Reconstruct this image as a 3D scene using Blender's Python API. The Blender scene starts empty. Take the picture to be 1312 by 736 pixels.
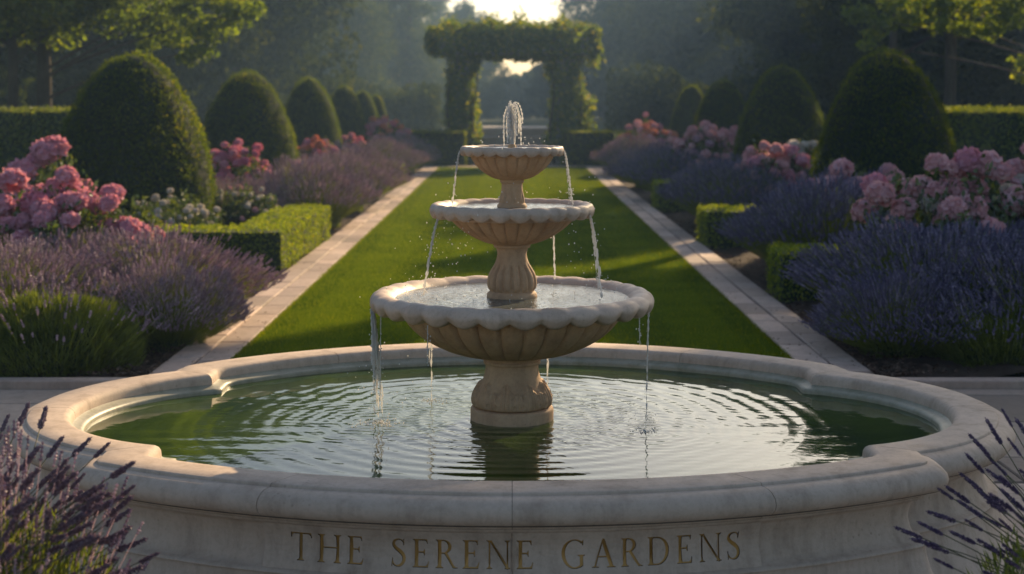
import bpy, math, random
import numpy as np
from mathutils import Vector, Matrix
from mathutils.geometry import delaunay_2d_cdt

R_ = math.radians
scene = bpy.context.scene
COL = scene.collection
rng = np.random.default_rng(7)
random.seed(7)

# ------------------------------------------------------------------ camera
HC = 1.62                       # eye height
cd = bpy.data.cameras.new('camera')
cam = bpy.data.objects.new('camera', cd)
COL.objects.link(cam)
cam.location = (0, 0, HC)
cam.rotation_euler = (R_(90), 0, 0)
cd.sensor_width = 36
cd.lens = 36 * 1900 / 1312
cd.shift_y = -(368 - 129) / 1312
cd.clip_start = 0.05
cd.clip_end = 600
cd.dof.use_dof = True
cd.dof.focus_distance = 5.0
cd.dof.aperture_fstop = 3.6
scene.camera = cam

# ------------------------------------------------------------------ sky, sun, exposure
SUN_AZ, SUN_EL = R_(27), R_(24)
world = bpy.data.worlds.new('World')
scene.world = world
world.use_nodes = True
wn = world.node_tree
wn.nodes.clear()
sky = wn.nodes.new('ShaderNodeTexSky')
sky.sky_type = 'NISHITA'
sky.sun_disc = False
sky.sun_elevation = SUN_EL
sky.sun_rotation = SUN_AZ
sky.dust_density = 2.0
sky.air_density = 1.0
bg = wn.nodes.new('ShaderNodeBackground')
bg.inputs['Strength'].default_value = 0.085
wo = wn.nodes.new('ShaderNodeOutputWorld')
wn.links.new(sky.outputs[0], bg.inputs[0])
wn.links.new(bg.outputs[0], wo.inputs[0])

ld = bpy.data.lights.new('sun', 'SUN')
ld.energy = 5.0
ld.angle = R_(0.5)
ld.color = (1.0, 0.74, 0.43)
sun = bpy.data.objects.new('sun', ld)
COL.objects.link(sun)
sdir = Vector((math.sin(SUN_AZ) * math.cos(SUN_EL), math.cos(SUN_AZ) * math.cos(SUN_EL), math.sin(SUN_EL)))
sun.rotation_euler = sdir.to_track_quat('Z', 'Y').to_euler()

vs = scene.view_settings
vs.view_transform = 'Standard'
vs.look = 'None'
vs.exposure = 0.76
vs.gamma = 1.0
vs.use_curve_mapping = False
cy = scene.cycles
cy.use_denoising = True
cy.max_bounces = 6
cy.diffuse_bounces = 3
cy.glossy_bounces = 3
cy.transmission_bounces = 5
cy.volume_bounces = 0
cy.transparent_max_bounces = 6
cy.caustics_reflective = False
cy.caustics_refractive = False
cy.sample_clamp_indirect = 4.0

# ------------------------------------------------------------------ materials
def newmat(name):
    m = bpy.data.materials.new(name)
    m.use_nodes = True
    m.node_tree.nodes.clear()
    return m, m.node_tree.nodes, m.node_tree.links

def N(ns, t, **kw):
    n = ns.new(t)
    for k, v in kw.items():
        if k in n.inputs:
            n.inputs[k].default_value = v
        else:
            setattr(n, k, v)
    return n

def rgba(c):
    return (c[0], c[1], c[2], 1.0)

def ramp(ns, stops):
    r = ns.new('ShaderNodeValToRGB')
    e = r.color_ramp.elements
    while len(e) < len(stops):
        e.new(0.5)
    for i, (p, c) in enumerate(stops):
        e[i].position = p
        e[i].color = rgba(c)
    return r

def leaf_mat(name, c1, c2, tcol, tr=0.4, gloss=0.06, c3=None):
    m, ns, ln = newmat(name)
    at = N(ns, 'ShaderNodeAttribute', attribute_name='rnd')
    st = [(0.0, c1), (0.75, c2)]
    if c3:
        st.append((1.0, c3))
    r = ramp(ns, st)
    ln.new(at.outputs['Fac'], r.inputs[0])
    d = N(ns, 'ShaderNodeBsdfDiffuse')
    t = N(ns, 'ShaderNodeBsdfTranslucent')
    g = N(ns, 'ShaderNodeBsdfGlossy', Roughness=0.45)
    mx = N(ns, 'ShaderNodeMixRGB', blend_type='MULTIPLY')
    mx.inputs[0].default_value = 1
    mx.inputs[2].default_value = rgba(tcol)
    ln.new(r.outputs[0], d.inputs[0])
    ln.new(r.outputs[0], mx.inputs[1])
    ln.new(mx.outputs[0], t.inputs[0])
    m1 = N(ns, 'ShaderNodeMixShader'); m1.inputs[0].default_value = tr
    m2 = N(ns, 'ShaderNodeMixShader'); m2.inputs[0].default_value = gloss
    ln.new(d.outputs[0], m1.inputs[1]); ln.new(t.outputs[0], m1.inputs[2])
    ln.new(m1.outputs[0], m2.inputs[1]); ln.new(g.outputs[0], m2.inputs[2])
    o = N(ns, 'ShaderNodeOutputMaterial')
    ln.new(m2.outputs[0], o.inputs[0])
    return m

def stone_mat(name, c1, c2, stain, rough=0.75, bump=0.25, scale=6.0, stain_amt=0.5, rndattr=False, spec=0.4):
    m, ns, ln = newmat(name)
    tc = N(ns, 'ShaderNodeTexCoord')
    n1 = N(ns, 'ShaderNodeTexNoise', Scale=scale, Detail=8.0, Roughness=0.62)
    n2 = N(ns, 'ShaderNodeTexNoise', Scale=scale * 9, Detail=6.0, Roughness=0.7)
    mp = N(ns, 'ShaderNodeMapping')
    mp.inputs['Scale'].default_value = (9, 9, 1.6)
    n3 = N(ns, 'ShaderNodeTexNoise', Scale=1.3, Detail=6.0, Roughness=0.65)
    ln.new(tc.outputs['Object'], n1.inputs['Vector'])
    ln.new(tc.outputs['Object'], n2.inputs['Vector'])
    ln.new(tc.outputs['Object'], mp.inputs['Vector'])
    ln.new(mp.outputs[0], n3.inputs['Vector'])
    r1 = ramp(ns, [(0.3, c1), (0.7, c2)])
    ln.new(n1.outputs['Fac'], r1.inputs[0])
    col = r1.outputs[0]
    if rndattr:
        gi = N(ns, 'ShaderNodeNewGeometry')
        hs = N(ns, 'ShaderNodeHueSaturation')
        mr = N(ns, 'ShaderNodeMapRange')
        mr.inputs['To Min'].default_value = 0.5
        mr.inputs['To Max'].default_value = 1.25
        ln.new(gi.outputs['Random Per Island'], mr.inputs['Value'])
        ln.new(mr.outputs[0], hs.inputs['Value'])
        ln.new(col, hs.inputs['Color'])
        col = hs.outputs[0]
    rs = ramp(ns, [(0.48, (0, 0, 0)), (0.72, (stain_amt,) * 3)])
    ln.new(n3.outputs['Fac'], rs.inputs[0])
    mx = N(ns, 'ShaderNodeMixRGB')
    mx.inputs[2].default_value = rgba(stain)
    ln.new(rs.outputs[0], mx.inputs[0])
    ln.new(col, mx.inputs[1])
    m2 = N(ns, 'ShaderNodeMixRGB', blend_type='MULTIPLY')
    m2.inputs[0].default_value = 0.55
    r2 = ramp(ns, [(0.3, (0.72, 0.70, 0.68)), (0.55, (1, 1, 1))])
    ln.new(n2.outputs['Fac'], r2.inputs[0])
    ln.new(mx.outputs[0], m2.inputs[1]); ln.new(r2.outputs[0], m2.inputs[2])
    n4 = N(ns, 'ShaderNodeTexVoronoi', Scale=scale * 7)
    n5 = N(ns, 'ShaderNodeTexNoise', Scale=scale * 0.8, Detail=4.0)
    ln.new(tc.outputs['Object'], n4.inputs['Vector']); ln.new(tc.outputs['Object'], n5.inputs['Vector'])
    r4 = ramp(ns, [(0.05, (1, 1, 1)), (0.22, (0, 0, 0))]); ln.new(n4.outputs['Distance'], r4.inputs[0])
    r5 = ramp(ns, [(0.52, (0, 0, 0)), (0.68, (0.55, 0.55, 0.55))]); ln.new(n5.outputs['Fac'], r5.inputs[0])
    mu = N(ns, 'ShaderNodeMath', operation='MULTIPLY'); ln.new(r4.outputs[0], mu.inputs[0]); ln.new(r5.outputs[0], mu.inputs[1])
    m4 = N(ns, 'ShaderNodeMixRGB'); m4.inputs[2].default_value = rgba(tuple(x * 0.7 for x in stain))
    ln.new(mu.outputs[0], m4.inputs[0]); ln.new(m2.outputs[0], m4.inputs[1])
    b = N(ns, 'ShaderNodeBsdfPrincipled', Roughness=rough)
    b.inputs['Specular IOR Level'].default_value = spec
    ln.new(m4.outputs[0], b.inputs['Base Color'])
    bp = N(ns, 'ShaderNodeBump', Strength=bump, Distance=0.004)
    ln.new(n2.outputs['Fac'], bp.inputs['Height'])
    ln.new(bp.outputs[0], b.inputs['Normal'])
    o = N(ns, 'ShaderNodeOutputMaterial')
    ln.new(b.outputs[0], o.inputs[0])
    return m

def plain(name, c, rough=0.6, metal=0.0):
    m, ns, ln = newmat(name)
    tc = N(ns, 'ShaderNodeTexCoord')
    n1 = N(ns, 'ShaderNodeTexNoise', Scale=14.0, Detail=5.0)
    ln.new(tc.outputs['Object'], n1.inputs['Vector'])
    r = ramp(ns, [(0.3, tuple(x * 0.75 for x in c)), (0.7, tuple(min(1, x * 1.15) for x in c))])
    ln.new(n1.outputs['Fac'], r.inputs[0])
    b = N(ns, 'ShaderNodeBsdfPrincipled', Roughness=rough, Metallic=metal)
    ln.new(r.outputs[0], b.inputs['Base Color'])
    o = N(ns, 'ShaderNodeOutputMaterial')
    ln.new(b.outputs[0], o.inputs[0])
    return m

M = {}
M['pool'] = stone_mat('pale_limestone', (0.50, 0.385, 0.295), (0.59, 0.465, 0.365), (0.28, 0.20, 0.14), stain_amt=0.6)
M['pool_in'] = stone_mat('wet_limestone', (0.30, 0.28, 0.20), (0.38, 0.35, 0.26), (0.14, 0.15, 0.07), rough=0.45, stain_amt=0.7)
M['sand'] = stone_mat('ochre_sandstone', (0.50, 0.31, 0.175), (0.60, 0.40, 0.24), (0.24, 0.14, 0.08), scale=9, stain_amt=0.55)
M['lip'] = stone_mat('pale_sandstone', (0.52, 0.385, 0.29), (0.63, 0.48, 0.37), (0.27, 0.19, 0.13), scale=9, stain_amt=0.6, rough=0.5)
M['mortar'] = plain('dark_mortar', (0.10, 0.085, 0.07), 0.9)
M['gold'] = plain('worn_gilding', (0.52, 0.28, 0.07), 0.45, 0.3)
M['groove'] = plain('letter_groove', (0.09, 0.05, 0.025), 0.8)
M['slab'] = stone_mat('path_slabs', (0.42, 0.30, 0.24), (0.52, 0.39, 0.31), (0.24, 0.20, 0.16), scale=3, rndattr=True, rough=0.8, bump=0.4)
M['terrace'] = stone_mat('terrace_slabs', (0.34, 0.26, 0.20), (0.42, 0.32, 0.25), (0.20, 0.16, 0.12), scale=3, rndattr=True, rough=0.8, bump=0.4)
M['step'] = stone_mat('step_stone', (0.42, 0.34, 0.29), (0.50, 0.41, 0.35), (0.3, 0.25, 0.2), scale=2)
M['pillar'] = stone_mat('pillar_stone', (0.22, 0.20, 0.19), (0.28, 0.26, 0.24), (0.12, 0.12, 0.1), scale=2)
M['bark'] = stone_mat('bark', (0.05, 0.04, 0.03), (0.10, 0.08, 0.06), (0.03, 0.03, 0.02), scale=4, rough=0.9, bump=0.8, spec=0.1)
M['rock'] = stone_mat('pale_rock', (0.5, 0.46, 0.42), (0.6, 0.55, 0.5), (0.3, 0.28, 0.25), scale=2)
M['topiary'] = leaf_mat('clipped_yew', (0.016, 0.034, 0.006), (0.044, 0.068, 0.008), (5.6, 4.4, 0.4), 0.48, 0.01, (0.13, 0.14, 0.010))
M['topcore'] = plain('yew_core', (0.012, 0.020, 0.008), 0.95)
M['box'] = leaf_mat('clipped_box', (0.085, 0.130, 0.008), (0.18, 0.235, 0.010), (2.3, 2.1, 0.3), 0.46, 0.03, (0.30, 0.31, 0.015))
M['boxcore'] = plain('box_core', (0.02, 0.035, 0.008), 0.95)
M['bigbox'] = leaf_mat('tall_hedge_leaf', (0.06, 0.09, 0.010), (0.14, 0.18, 0.012), (2.2, 2.0, 0.3), 0.42, 0.05, (0.20, 0.20, 0.02))
M['ivy'] = leaf_mat('ivy_leaf', (0.035, 0.065, 0.012), (0.10, 0.14, 0.016), (2.8, 2.5, 0.3), 0.48, 0.04, (0.22, 0.20, 0.015))
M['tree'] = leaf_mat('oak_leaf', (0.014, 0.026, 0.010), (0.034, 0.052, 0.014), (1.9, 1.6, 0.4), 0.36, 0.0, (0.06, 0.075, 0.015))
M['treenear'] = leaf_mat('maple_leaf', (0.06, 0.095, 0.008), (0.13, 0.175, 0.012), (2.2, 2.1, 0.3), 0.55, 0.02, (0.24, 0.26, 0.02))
M['conifer'] = leaf_mat('fir_needle', (0.022, 0.038, 0.016), (0.05, 0.075, 0.022), (1.8, 1.6, 0.5), 0.4, 0.0, (0.10, 0.11, 0.03))
M['rose_leaf'] = leaf_mat('rose_leaf', (0.025, 0.05, 0.012), (0.075, 0.11, 0.02), (1.7, 1.6, 0.4), 0.38, 0.08, (0.15, 0.17, 0.03))
M['lav_leaf'] = leaf_mat('lavender_leaf', (0.075, 0.105, 0.024), (0.165, 0.205, 0.045), (1.6, 1.5, 0.4), 0.4, 0.03, (0.24, 0.26, 0.07))
M['lav_warm'] = leaf_mat('lavender_flower_grey', (0.25, 0.19, 0.24), (0.41, 0.33, 0.39), (1.3, 1.05, 1.0), 0.42, 0.02, (0.54, 0.46, 0.50))
M['lav_cool'] = leaf_mat('lavender_flower_blue', (0.10, 0.088, 0.155), (0.20, 0.175, 0.265), (1.2, 1.0, 1.1), 0.3, 0.02, (0.31, 0.275, 0.37))
M['lav_grey'] = leaf_mat('lavender_flower_dusty', (0.13, 0.085, 0.12), (0.27, 0.19, 0.24), (1.3, 1.0, 1.0), 0.35, 0.03, (0.40, 0.31, 0.34))
M['lav_dark'] = leaf_mat('lavender_flower_dark', (0.07, 0.045, 0.10), (0.15, 0.10, 0.19), (1.3, 1.0, 1.1), 0.3, 0.03, (0.27, 0.19, 0.29))
def bloom_mat(n, a, b, c, t):
    return leaf_mat(n, a, b, t, 0.35, 0.02, c)
M['b_pink'] = bloom_mat('bloom_pink', (0.60, 0.29, 0.40), (0.72, 0.42, 0.51), (0.78, 0.54, 0.58), (1.2, 0.8, 0.7))
M['b_red'] = bloom_mat('bloom_crimson', (0.58, 0.20, 0.30), (0.70, 0.30, 0.39), (0.76, 0.42, 0.46), (1.2, 0.8, 0.7))
M['b_pale'] = bloom_mat('bloom_pale', (0.66, 0.37, 0.40), (0.77, 0.50, 0.52), (0.83, 0.64, 0.63), (1.1, 0.9, 0.9))
M['b_white'] = bloom_mat('bloom_white', (0.60, 0.56, 0.48), (0.72, 0.68, 0.62), (0.8, 0.78, 0.72), (1.1, 1.0, 0.9))
M['b_coral'] = bloom_mat('bloom_coral', (0.62, 0.22, 0.14), (0.72, 0.34, 0.22), (0.80, 0.48, 0.28), (1.2, 0.9, 0.7))
M['b_lilac'] = bloom_mat('bloom_lilac', (0.42, 0.26, 0.34), (0.55, 0.38, 0.46), (0.66, 0.50, 0.56), (1.1, 0.9, 0.95))

# lawn
m, ns, ln = newmat('lawn_grass')
tc = N(ns, 'ShaderNodeTexCoord')
n1 = N(ns, 'ShaderNodeTexNoise', Scale=1.6, Detail=6.0, Roughness=0.6)
mp = N(ns, 'ShaderNodeMapping'); mp.inputs['Scale'].default_value = (160, 60, 60)
n2 = N(ns, 'ShaderNodeTexNoise', Scale=1.0, Detail=4.0, Roughness=0.7)
wv = N(ns, 'ShaderNodeTexWave', Scale=0.36, Distortion=0.6)
wv.bands_direction = 'X'
ln.new(tc.outputs['Object'], n1.inputs['Vector'])
ln.new(tc.outputs['Object'], mp.inputs['Vector'])
ln.new(mp.outputs[0], n2.inputs['Vector'])
ln.new(tc.outputs['Object'], wv.inputs['Vector'])
r1 = ramp(ns, [(0.25, (0.062, 0.108, 0.003)), (0.55, (0.110, 0.165, 0.004)), (0.8, (0.165, 0.215, 0.006))])
ln.new(n1.outputs['Fac'], r1.inputs[0])
mm = N(ns, 'ShaderNodeMixRGB', blend_type='MULTIPLY'); mm.inputs[0].default_value = 0.6
r2 = ramp(ns, [(0.25, (0.45, 0.45, 0.45)), (0.7, (1.35, 1.3, 1.2))])
ln.new(n2.outputs['Fac'], r2.inputs[0]); ln.new(r1.outputs[0], mm.inputs[1]); ln.new(r2.outputs[0], mm.inputs[2])
m3 = N(ns, 'ShaderNodeMixRGB', blend_type='MULTIPLY'); m3.inputs[0].default_value = 0.6
r3 = ramp(ns, [(0.42, (0.72, 0.78, 0.7)), (0.58, (1.15, 1.12, 1.05))])
ln.new(wv.outputs['Fac'], r3.inputs[0]); ln.new(mm.outputs[0], m3.inputs[1]); ln.new(r3.outputs[0], m3.inputs[2])
b = N(ns, 'ShaderNodeBsdfPrincipled', Roughness=0.8)
b.inputs['Specular IOR Level'].default_value = 0.0
bp = N(ns, 'ShaderNodeBump', Strength=0.9, Distance=0.03)
ln.new(n2.outputs['Fac'], bp.inputs['Height']); ln.new(bp.outputs[0], b.inputs['Normal'])
ln.new(m3.outputs[0], b.inputs['Base Color'])
o = N(ns, 'ShaderNodeOutputMaterial'); ln.new(b.outputs[0], o.inputs[0])
M['lawn'] = m
M['grass'] = leaf_mat('grass_blade', (0.07, 0.11, 0.003), (0.12, 0.165, 0.005), (1.9, 1.6, 0.4), 0.5, 0.0, (0.17, 0.20, 0.008))
M['soil'] = stone_mat('garden_soil', (0.045, 0.032, 0.022), (0.085, 0.06, 0.042), (0.025, 0.02, 0.015), scale=5, rough=0.95, bump=1.0, spec=0.1)
M['ground'] = stone_mat('rough_ground', (0.03, 0.045, 0.015), (0.05, 0.07, 0.02), (0.03, 0.025, 0.015), scale=0.6, rough=0.95, bump=1.0, spec=0.1)
M['mulch'] = leaf_mat('bark_chip', (0.05, 0.03, 0.02), (0.12, 0.075, 0.05), (0.6, 0.5, 0.4), 0.1, 0.02, (0.20, 0.14, 0.10))

# pool water: murky green body under a glossy surface
m, ns, ln = newmat('pool_water')
tc = N(ns, 'ShaderNodeTexCoord')
n1 = N(ns, 'ShaderNodeTexNoise', Scale=2.2, Detail=5.0, Roughness=0.6, Distortion=0.8)
ln.new(tc.outputs['Object'], n1.inputs['Vector'])
r1 = ramp(ns, [(0.35, (0.014, 0.032, 0.007)), (0.65, (0.048, 0.078, 0.010))])
ln.new(n1.outputs['Fac'], r1.inputs[0])
b = N(ns, 'ShaderNodeBsdfPrincipled', Roughness=0.03, IOR=1.36)
ln.new(r1.outputs[0], b.inputs['Base Color'])
n2 = N(ns, 'ShaderNodeTexNoise', Scale=38.0, Detail=3.0)
ln.new(tc.outputs['Object'], n2.inputs['Vector'])
bp = N(ns, 'ShaderNodeBump', Strength=0.06, Distance=0.004)
ln.new(n2.outputs['Fac'], bp.inputs['Height']); ln.new(bp.outputs[0], b.inputs['Normal'])
o = N(ns, 'ShaderNodeOutputMaterial'); ln.new(b.outputs[0], o.inputs[0])
M['water'] = m
m, ns, ln = newmat('bowl_water')
b = N(ns, 'ShaderNodeBsdfPrincipled', Roughness=0.06, IOR=1.36)
b.inputs['Base Color'].default_value = (0.12, 0.13, 0.115, 1)
tc = N(ns, 'ShaderNodeTexCoord')
n2 = N(ns, 'ShaderNodeTexNoise', Scale=60.0, Detail=4.0)
ln.new(tc.outputs['Object'], n2.inputs['Vector'])
bp = N(ns, 'ShaderNodeBump', Strength=0.5, Distance=0.006)
ln.new(n2.outputs['Fac'], bp.inputs['Height']); ln.new(bp.outputs[0], b.inputs['Normal'])
o = N(ns, 'ShaderNodeOutputMaterial'); ln.new(b.outputs[0], o.inputs[0])
M['bowlwater'] = m
m, ns, ln = newmat('falling_water')
g = N(ns, 'ShaderNodeBsdfPrincipled', Roughness=0.05, IOR=1.33)
g.inputs['Base Color'].default_value = (0.95, 0.95, 0.95, 1)
g.inputs['Transmission Weight'].default_value = 1.0
d = N(ns, 'ShaderNodeBsdfDiffuse'); d.inputs[0].default_value = (0.93, 0.92, 0.9, 1)
t = N(ns, 'ShaderNodeBsdfTranslucent'); t.inputs[0].default_value = (0.95, 0.93, 0.9, 1)
a1 = N(ns, 'ShaderNodeMixShader'); a1.inputs[0].default_value = 0.6
ln.new(d.outputs[0], a1.inputs[1]); ln.new(t.outputs[0], a1.inputs[2])
a2 = N(ns, 'ShaderNodeMixShader'); a2.inputs[0].default_value = 0.78
ln.new(g.outputs[0], a2.inputs[1]); ln.new(a1.outputs[0], a2.inputs[2])
o = N(ns, 'ShaderNodeOutputMaterial'); ln.new(a2.outputs[0], o.inputs[0])
M['fall'] = m
M['jet'] = m.copy()
M['jet'].node_tree.nodes[-2].inputs[0].default_value = 0.85

# ------------------------------------------------------------------ mesh helpers
def mesh_np(name, parts, smooth=False, mats=None):
    """parts: list of (verts Nx3, faces FxK int, rnd per face or None, material index)"""
    vs_, loops, starts, tot, rn, mi = [], [], [], [], [], []
    vo = lo = 0
    for p in parts:
        v, f = np.asarray(p[0], float).reshape(-1, 3), np.asarray(p[1], np.int64)
        if len(f) == 0:
            continue
        k = f.shape[1]
        vs_.append(v)
        loops.append((f + vo).ravel())
        starts.append(lo + np.arange(len(f)) * k)
        tot.append(np.full(len(f), k))
        r = p[2] if len(p) > 2 and p[2] is not None else np.full(len(f), 0.5)
        rn.append(np.asarray(r, float))
        mi.append(np.full(len(f), p[3] if len(p) > 3 else 0))
        vo += len(v)
        lo += f.size
    me = bpy.data.meshes.new(name)
    V = np.concatenate(vs_); L = np.concatenate(loops)
    S = np.concatenate(starts); T = np.concatenate(tot)
    me.vertices.add(len(V)); me.vertices.foreach_set('co', V.astype(np.float32).ravel())
    me.loops.add(len(L)); me.loops.foreach_set('vertex_index', L.astype(np.int32))
    me.polygons.add(len(S))
    me.polygons.foreach_set('loop_start', S.astype(np.int32))
    me.polygons.foreach_set('loop_total', T.astype(np.int32))
    me.polygons.foreach_set('material_index', np.concatenate(mi).astype(np.int32))
    me.update(calc_edges=True)
    a = me.attributes.new('rnd', 'FLOAT', 'FACE')
    a.data.foreach_set('value', np.concatenate(rn).astype(np.float32))
    me.polygons.foreach_set('use_smooth', np.full(len(S), smooth, dtype=bool))
    for mm_ in (mats or []):
        me.materials.append(mm_)
    return me

def link(name, me, parent=None, loc=(0, 0, 0), rot=(0, 0, 0), sc=(1, 1, 1)):
    o = bpy.data.objects.new(name, me)
    COL.objects.link(o)
    o.location = loc; o.rotation_euler = rot; o.scale = sc
    if parent is not None:
        o.parent = parent
    return o

def tag(o, label=None, cat=None, group=None, kind=None):
    if label: o['label'] = label
    if cat: o['category'] = cat
    if group: o['group'] = group
    if kind: o['kind'] = kind
    return o

def thing(name, label, cat, loc=(0, 0, 0), rz=0, sc=1.0, group=None):
    o = bpy.data.objects.new(name, None)
    COL.objects.link(o)
    o.empty_display_size = 0.2
    o.location = loc; o.rotation_euler = (0, 0, rz)
    o.scale = (sc, sc, sc) if not isinstance(sc, (tuple, list)) else sc
    return tag(o, label, cat, group)

def copy_thing(root, loc, rz, sc, label, group=None):
    r = root.copy(); COL.objects.link(r)
    r.location = loc; r.rotation_euler = (0, 0, rz)
    r.scale = (sc, sc, sc) if not isinstance(sc, (tuple, list)) else sc
    r['label'] = label
    if group: r['group'] = group
    for ch in list(root.children):
        c = ch.copy(); COL.objects.link(c); c.parent = r
        for g_ in ch.children:
            e = g_.copy(); COL.objects.link(e); e.parent = c
    return r

def unit(v):
    return v / np.maximum(np.linalg.norm(v, axis=-1, keepdims=True), 1e-9)

def rand_dir(n):
    return unit(rng.normal(size=(n, 3)))

def leaves(c, nrm, length, width, fold=0.18, rnd=None, direc=None):
    """diamond leaves: centre, normal -> 4 verts, 1 quad each (bent along its midrib)"""
    n = len(c)
    nrm = unit(nrm)
    d = rand_dir(n) if direc is None else direc
    d = unit(d - nrm * (d * nrm).sum(1, keepdims=True))
    s = np.cross(nrm, d)
    L = (np.full(n, length) if np.isscalar(length) else length)[:, None]
    W = (np.full(n, width) if np.isscalar(width) else width)[:, None]
    a = c - d * L * 0.5
    b_ = c + s * W * 0.5 + nrm * W * fold - d * L * 0.08
    t_ = c + d * L * 0.5 - nrm * W * fold * 0.6
    e = c - s * W * 0.5 + nrm * W * fold - d * L * 0.08
    v = np.stack([a, b_, t_, e], 1).reshape(-1, 3)
    f = (np.arange(n)[:, None] * 4 + np.array([[0, 3, 2, 1]]))
    if rnd is None:
        rnd = rng.random(n)
    return (v, f, rnd, 0)

def tube_np(pts, rad, seg=8):
    pts = np.asarray(pts, float)
    rad = np.asarray(rad, float)
    n = len(pts)
    tan = unit(np.gradient(pts, axis=0))
    up = np.array([0.31, 0.95, 0.05])
    u = unit(np.cross(tan, up)); w = np.cross(tan, u)
    a = np.linspace(0, 2 * np.pi, seg, endpoint=False)
    ring = pts[:, None] + rad[:, None, None] * (u[:, None] * np.cos(a)[None, :, None] + w[:, None] * np.sin(a)[None, :, None])
    v = ring.reshape(-1, 3)
    i = np.arange(n - 1)[:, None] * seg; j = np.arange(seg)[None]
    f = np.stack([i + j, i + (j + 1) % seg, i + seg + (j + 1) % seg, i + seg + j], -1).reshape(-1, 4)
    return (v, f, None, 0)

def grid_faces(nr, nc, wrap=False):
    i = np.arange(nr - 1)[:, None]; j = np.arange(nc if wrap else nc - 1)[None]
    j2 = (j + 1) % nc
    return np.stack([i * nc + j, i * nc + j2, (i + 1) * nc + j2, (i + 1) * nc + j], -1).reshape(-1, 4)

def lathe(prof, seg, rmod=None, zmod=None):
    prof = np.asarray(prof, float)
    th = np.linspace(0, 2 * np.pi, seg, endpoint=False)
    r = np.repeat(prof[:, :1], seg, 1); z = np.repeat(prof[:, 1:2], seg, 1)
    if rmod is not None: r = r + rmod(np.arange(len(prof))[:, None], th[None], r, z)
    if zmod is not None: z = z + zmod(np.arange(len(prof))[:, None], th[None], r, z)
    v = np.stack([r * np.cos(th), r * np.sin(th), z], -1).reshape(-1, 3)
    return (v, grid_faces(len(prof), seg, True), None, 0)

def smooth_prof(pts, n=6):
    """Catmull-Rom densified profile"""
    p = np.asarray(pts, float)
    q = np.vstack([2 * p[0] - p[1], p, 2 * p[-1] - p[-2]])
    out = []
    for i in range(1, len(q) - 2):
        for t in np.linspace(0, 1, n, endpoint=False):
            a, b_, c, d_ = q[i - 1], q[i], q[i + 1], q[i + 2]
            out.append(0.5 * ((2 * b_) + (c - a) * t + (2 * a - 5 * b_ + 4 * c - d_) * t * t + (3 * b_ - a - 3 * c + d_) * t ** 3))
    out.append(p[-1])
    return np.array(out)

def box_np(x0, x1, y0, y1, z0, z1, bev=0.0):
    v = np.array([[x, y, z] for z in (z0, z1) for y in (y0, y1) for x in (x0, x1)], float)
    if bev:
        v[4:, 0] += np.where(v[4:, 0] == x0, bev, -bev); v[4:, 1] += np.where(v[4:, 1] == y0, bev, -bev)
        v2 = v[4:].copy()
        v[4:, 0] = np.where(v[4:, 0] < (x0 + x1) / 2, x0, x1); v[4:, 1] = np.where(v[4:, 1] < (y0 + y1) / 2, y0, y1)
        v[4:, 2] = z1 - bev
        v = np.vstack([v, v2])
        f = [[0, 2, 3, 1], [0, 1, 5, 4], [1, 3, 7, 5], [3, 2, 6, 7], [2, 0, 4, 6], [4, 5, 9, 8], [5, 7, 11, 9], [7, 6, 10, 11], [6, 4, 8, 10], [8, 9, 11, 10]]
    else:
        f = [[0, 2, 3, 1], [4, 5, 7, 6], [0, 1, 5, 4], [1, 3, 7, 5], [3, 2, 6, 7], [2, 0, 4, 6]]
    return (v, np.array(f), None, 0)

def noise3(p, s, seed=0):
    """cheap smooth pseudo noise in -1..1"""
    r = np.random.default_rng(seed)
    out = np.zeros(len(p))
    for k in range(6):
        w = r.normal(size=3) * s * (1 + 0.5 * k)
        out += np.sin(p @ w + r.random() * 6.28) / (1 + 0.5 * k)
    return out / 2.2

# ------------------------------------------------------------------ the ground, lawn, paths
XL, XP = 1.73, 2.12           # lawn half width, outer edge of the side paths
YT = 8.45                     # back edge of the terrace round the pool
YE = 35.6                     # far end of the lawn
def sheet(name, x0, x1, y0, y1, z, mat, nx=2, ny=2, bump=0.0):
    X, Y = np.meshgrid(np.linspace(x0, x1, nx), np.linspace(y0, y1, ny))
    v = np.stack([X, Y, np.full_like(X, z)], -1).reshape(-1, 3)
    if bump:
        v[:, 2] += bump * noise3(v, 3.0, 3)
    me = mesh_np(name, [(v, grid_faces(ny, nx))], bump > 0, [mat])
    return tag(link(name, me), kind='structure')
sheet('ground', -140, 140, -8, 165, -0.06, M['ground'], 60, 60)
lawn = sheet('lawn', -XL, XL, YT - 0.01, YE, 0.012, M['lawn'])
for nm, x0, x1 in (('flower_bed', -8.2, -XP), ('flower_bed', XP, 8.2)):
    X, Y = np.meshgrid(np.linspace(x0, x1, 60), np.linspace(YT + 0.12, YE + 1, 200))
    v = np.stack([X, Y, np.zeros_like(X)], -1).reshape(-1, 3)
    v[:, 2] = -0.01 + 0.02 * noise3(v, 5, 4) + 0.012 * noise3(v, 17, 5)
    edge = np.minimum(np.abs(v[:, 0]) - XP, 1.0)
    v[:, 2] += 0.05 * edge
    tag(link(nm, mesh_np(nm, [(v, grid_faces(200, 60))], True, [M['soil']])), kind='structure')

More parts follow.
